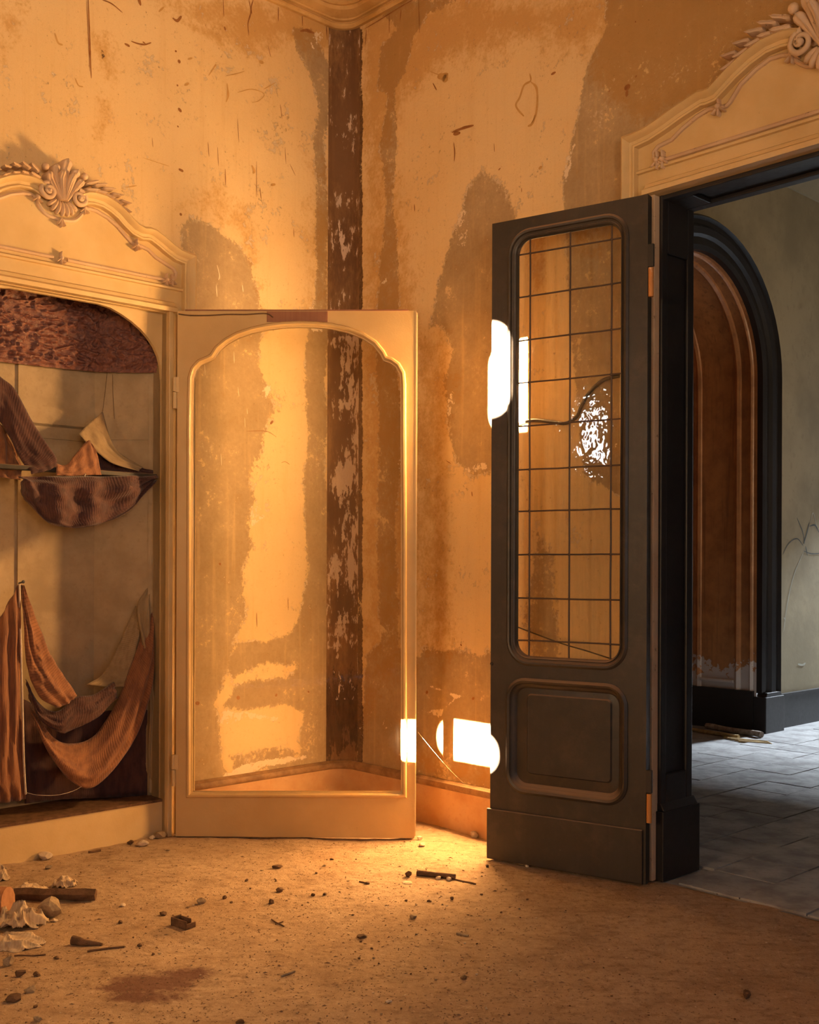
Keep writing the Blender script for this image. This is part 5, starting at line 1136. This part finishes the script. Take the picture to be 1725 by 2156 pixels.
# rags
def rag(px, py, wpx, hpx, label, seed, mat='rag', name='rag', amp=1.0):
    p = FL(px, py); w = wpx * p.y / FPX; h = hpx * p.y / FPX; b = MB(); n = 44; vs = []; uv = []
    for i in range(n):
        for j in range(n):
            s, t = i / (n - 1) * 2 - 1, j / (n - 1) * 2 - 1; r = math.hypot(s, t)
            q = Vector((s * 1.5 + seed, t * 1.5, seed * .7)); wx = noise.noise(q) * .3; wy = noise.noise(q + Vector((9, 9, 9))) * .3
            rd = max(0, 1 - abs(noise.noise(q * 1.25 + Vector((0, 0, 4)))) * 2.6) ** 1.5; r2 = max(0, 1 - abs(noise.noise(q * 2.4 + Vector((3, 0, 4)))) * 2.4)
            z = (max(0, 1.12 - r) * .55 + rd * .38 * amp + r2 * .10) * max(0, min(1, (1.3 - r) * 1.6)) * h
            x, y = p.x + (s + wx) * w / 2, p.y + (t + wy) * w * .42
            vs.append((x, y, floor_z(x, y) + max(.002, z))); uv.append((s * .5, t * .5))
    b.add(vs, [(i * n + j, (i + 1) * n + j, (i + 1) * n + j + 1, i * n + j + 1) for i in range(n - 1) for j in range(n - 1) if math.hypot((i + .5) / (n - 1) * 2 - 1, (j + .5) / (n - 1) * 2 - 1) < 1.0 + .25 * noise.noise(Vector((i * .15, j * .15, seed)))])
    b.uv = uv; o = b.build(name, mat, None, 180); tag(o, label, 'rag'); m_ = o.modifiers.new('thickness', 'SOLIDIFY'); m_.thickness = .003; return o
rag(136, 1862, 50, 24, 'small crumpled pale rag behind the charred beam', 1)
rag(62, 1872, 70, 18, 'twisted pale rag at the left end of the charred beam', 2)
rag(40, 1944, 110, 46, 'large crumpled beige rag at the left photo edge', 3.3, amp=1.3)
rag(30, 1985, 120, 26, 'flat pale rag spread below the large beige one', 4.1)
rag(-4, 1850, 46, 40, 'pale rag lump against the cabinet step at the photo edge', 5.2)
b = MB(); p = FL(-14, 1932); b.tube([(p.x - .12, p.y + .02, .055), (p.x - .02, p.y + .0, .06), (p.x + .062, p.y - .01, .066)], [.05, .062, .058], 14); tag(b.build('pot_shard', simple('terracotta', C(.45, .22, .11), C(.34, .15, .07), .8, 20), None, 50), 'terracotta coloured round piece at the left photo edge between rags', 'shard')
# crumbs: copies of a few shared meshes
random.seed(21)
crumb_m = {'clod': [rock_mesh('crumb', 60 + i, .7, 1, .3, 'clod') for i in range(4)], 'chip': [rock_mesh('crumb', 70 + i, .5, 1, .3, 'chip') for i in range(3)], 'stone': [rock_mesh('crumb', 80 + i, .7, 1, .3, 'stone') for i in range(3)]}
LB = {'clod': ('dark_crumb', 'small dark crumb of dirt among many on the dusty floor', 'dark dirt crumbs scattered on the floor'), 'chip': ('pale_crumb', 'small pale plaster crumb among many on the dusty floor', 'pale plaster crumbs scattered on the floor'), 'stone': ('brown_crumb', 'small brown pebble among many on the dusty floor', 'brown pebbles scattered on the floor')}
def visible_spot():
    while True:
        px = random.uniform(0, 1300) if random.random() < .85 else random.uniform(1000, 1725); py = 1775 + (2150 - 1775) * random.random() ** .8
        if px > 870 and py < 1870: continue
        if px < 330 and py < 1820 + (330 - px) * .1: continue
        p = FL(px, py); return px, py, p
for kind, cnt in (('clod', 70), ('chip', 36), ('stone', 44)):
    nm, lb, gp = LB[kind]
    for i in range(cnt):
        px, py, p = visible_spot(); s = random.uniform(3.5, 7.5) * p.y / FPX
        o = bpy.data.objects.new(nm, random.choice(crumb_m[kind])); COL.objects.link(o)
        o.location = (p.x, p.y, floor_z(p.x, p.y) - .001); o.scale = (s * random.uniform(.8, 1.5), s, s * random.uniform(.6, 1)); o.rotation_euler = (0, 0, random.uniform(0, 6.28)); tag(o, lb, 'crumb', gp)
# grit nobody could count
b = MB(); random.seed(33)
for i in range(7000):
    px = random.uniform(-20, 1720); py = 1770 + 390 * random.random()
    p = FL(px, py); vv_ = -(p - CORNER).dot(D1); 
    if vv_ < .02 or -(p - CORNER).dot(D2) < .02: continue
    z = floor_z(p.x, p.y); s = random.uniform(.0010, .0034) * (1.8 if random.random() < .06 else 1); a = random.uniform(0, 6.28); e = random.uniform(.7, 2.6)
    ca, sa = math.cos(a) * s * e, math.sin(a) * s * e
    b.add([(p.x - ca, p.y - sa, z), (p.x + ca, p.y + sa, z), (p.x - sa / e * .6, p.y + ca / e * .6, z), (p.x, p.y, z + s * .9), (p.x + sa / e * .6, p.y - ca / e * .6, z)], [(0, 4, 3), (4, 1, 3), (1, 2, 3), (2, 0, 3)])
g = b.build('floor_grit', 'grit'); tag(g, 'fine grit strewn all over the dusty floor', 'grit', kind='stuff')
# sticks on the hall floor at the foot of the arch
stick('birch_stick', 1488, 1533, 1604, 1553, 6, 'birch', 'pale barked stick lying at the foot of the hall arch', 'stick')
stick('lath', 1450, 1538, 1556, 1555, 4, 'straw', 'thin wooden lath along the foot of the hall arch', 'stick')
for k in range(5): stick('straw', 1524 + k * 8, 1554 + k * 2, 1618 + k * 2, 1563 + k * 1.2, 2.0, 'straw', 'dry straw stalk in the bundle below the pale barked stick', 'straw')
for o in bpy.data.objects:
    if o.name.split('.')[0] == 'straw': o['group'] = 'straw bundle at the hall arch'
stick('twig', 1612, 1572, 1664, 1578, 1.2, 'log', 'dark twig on the cool lit hall floor', 'twig')
rock('paper_scrap', 1573, 2100, 20, 20, 'clod', 'brown folded scrap on the dark floor at lower right', 91, 'scrap')
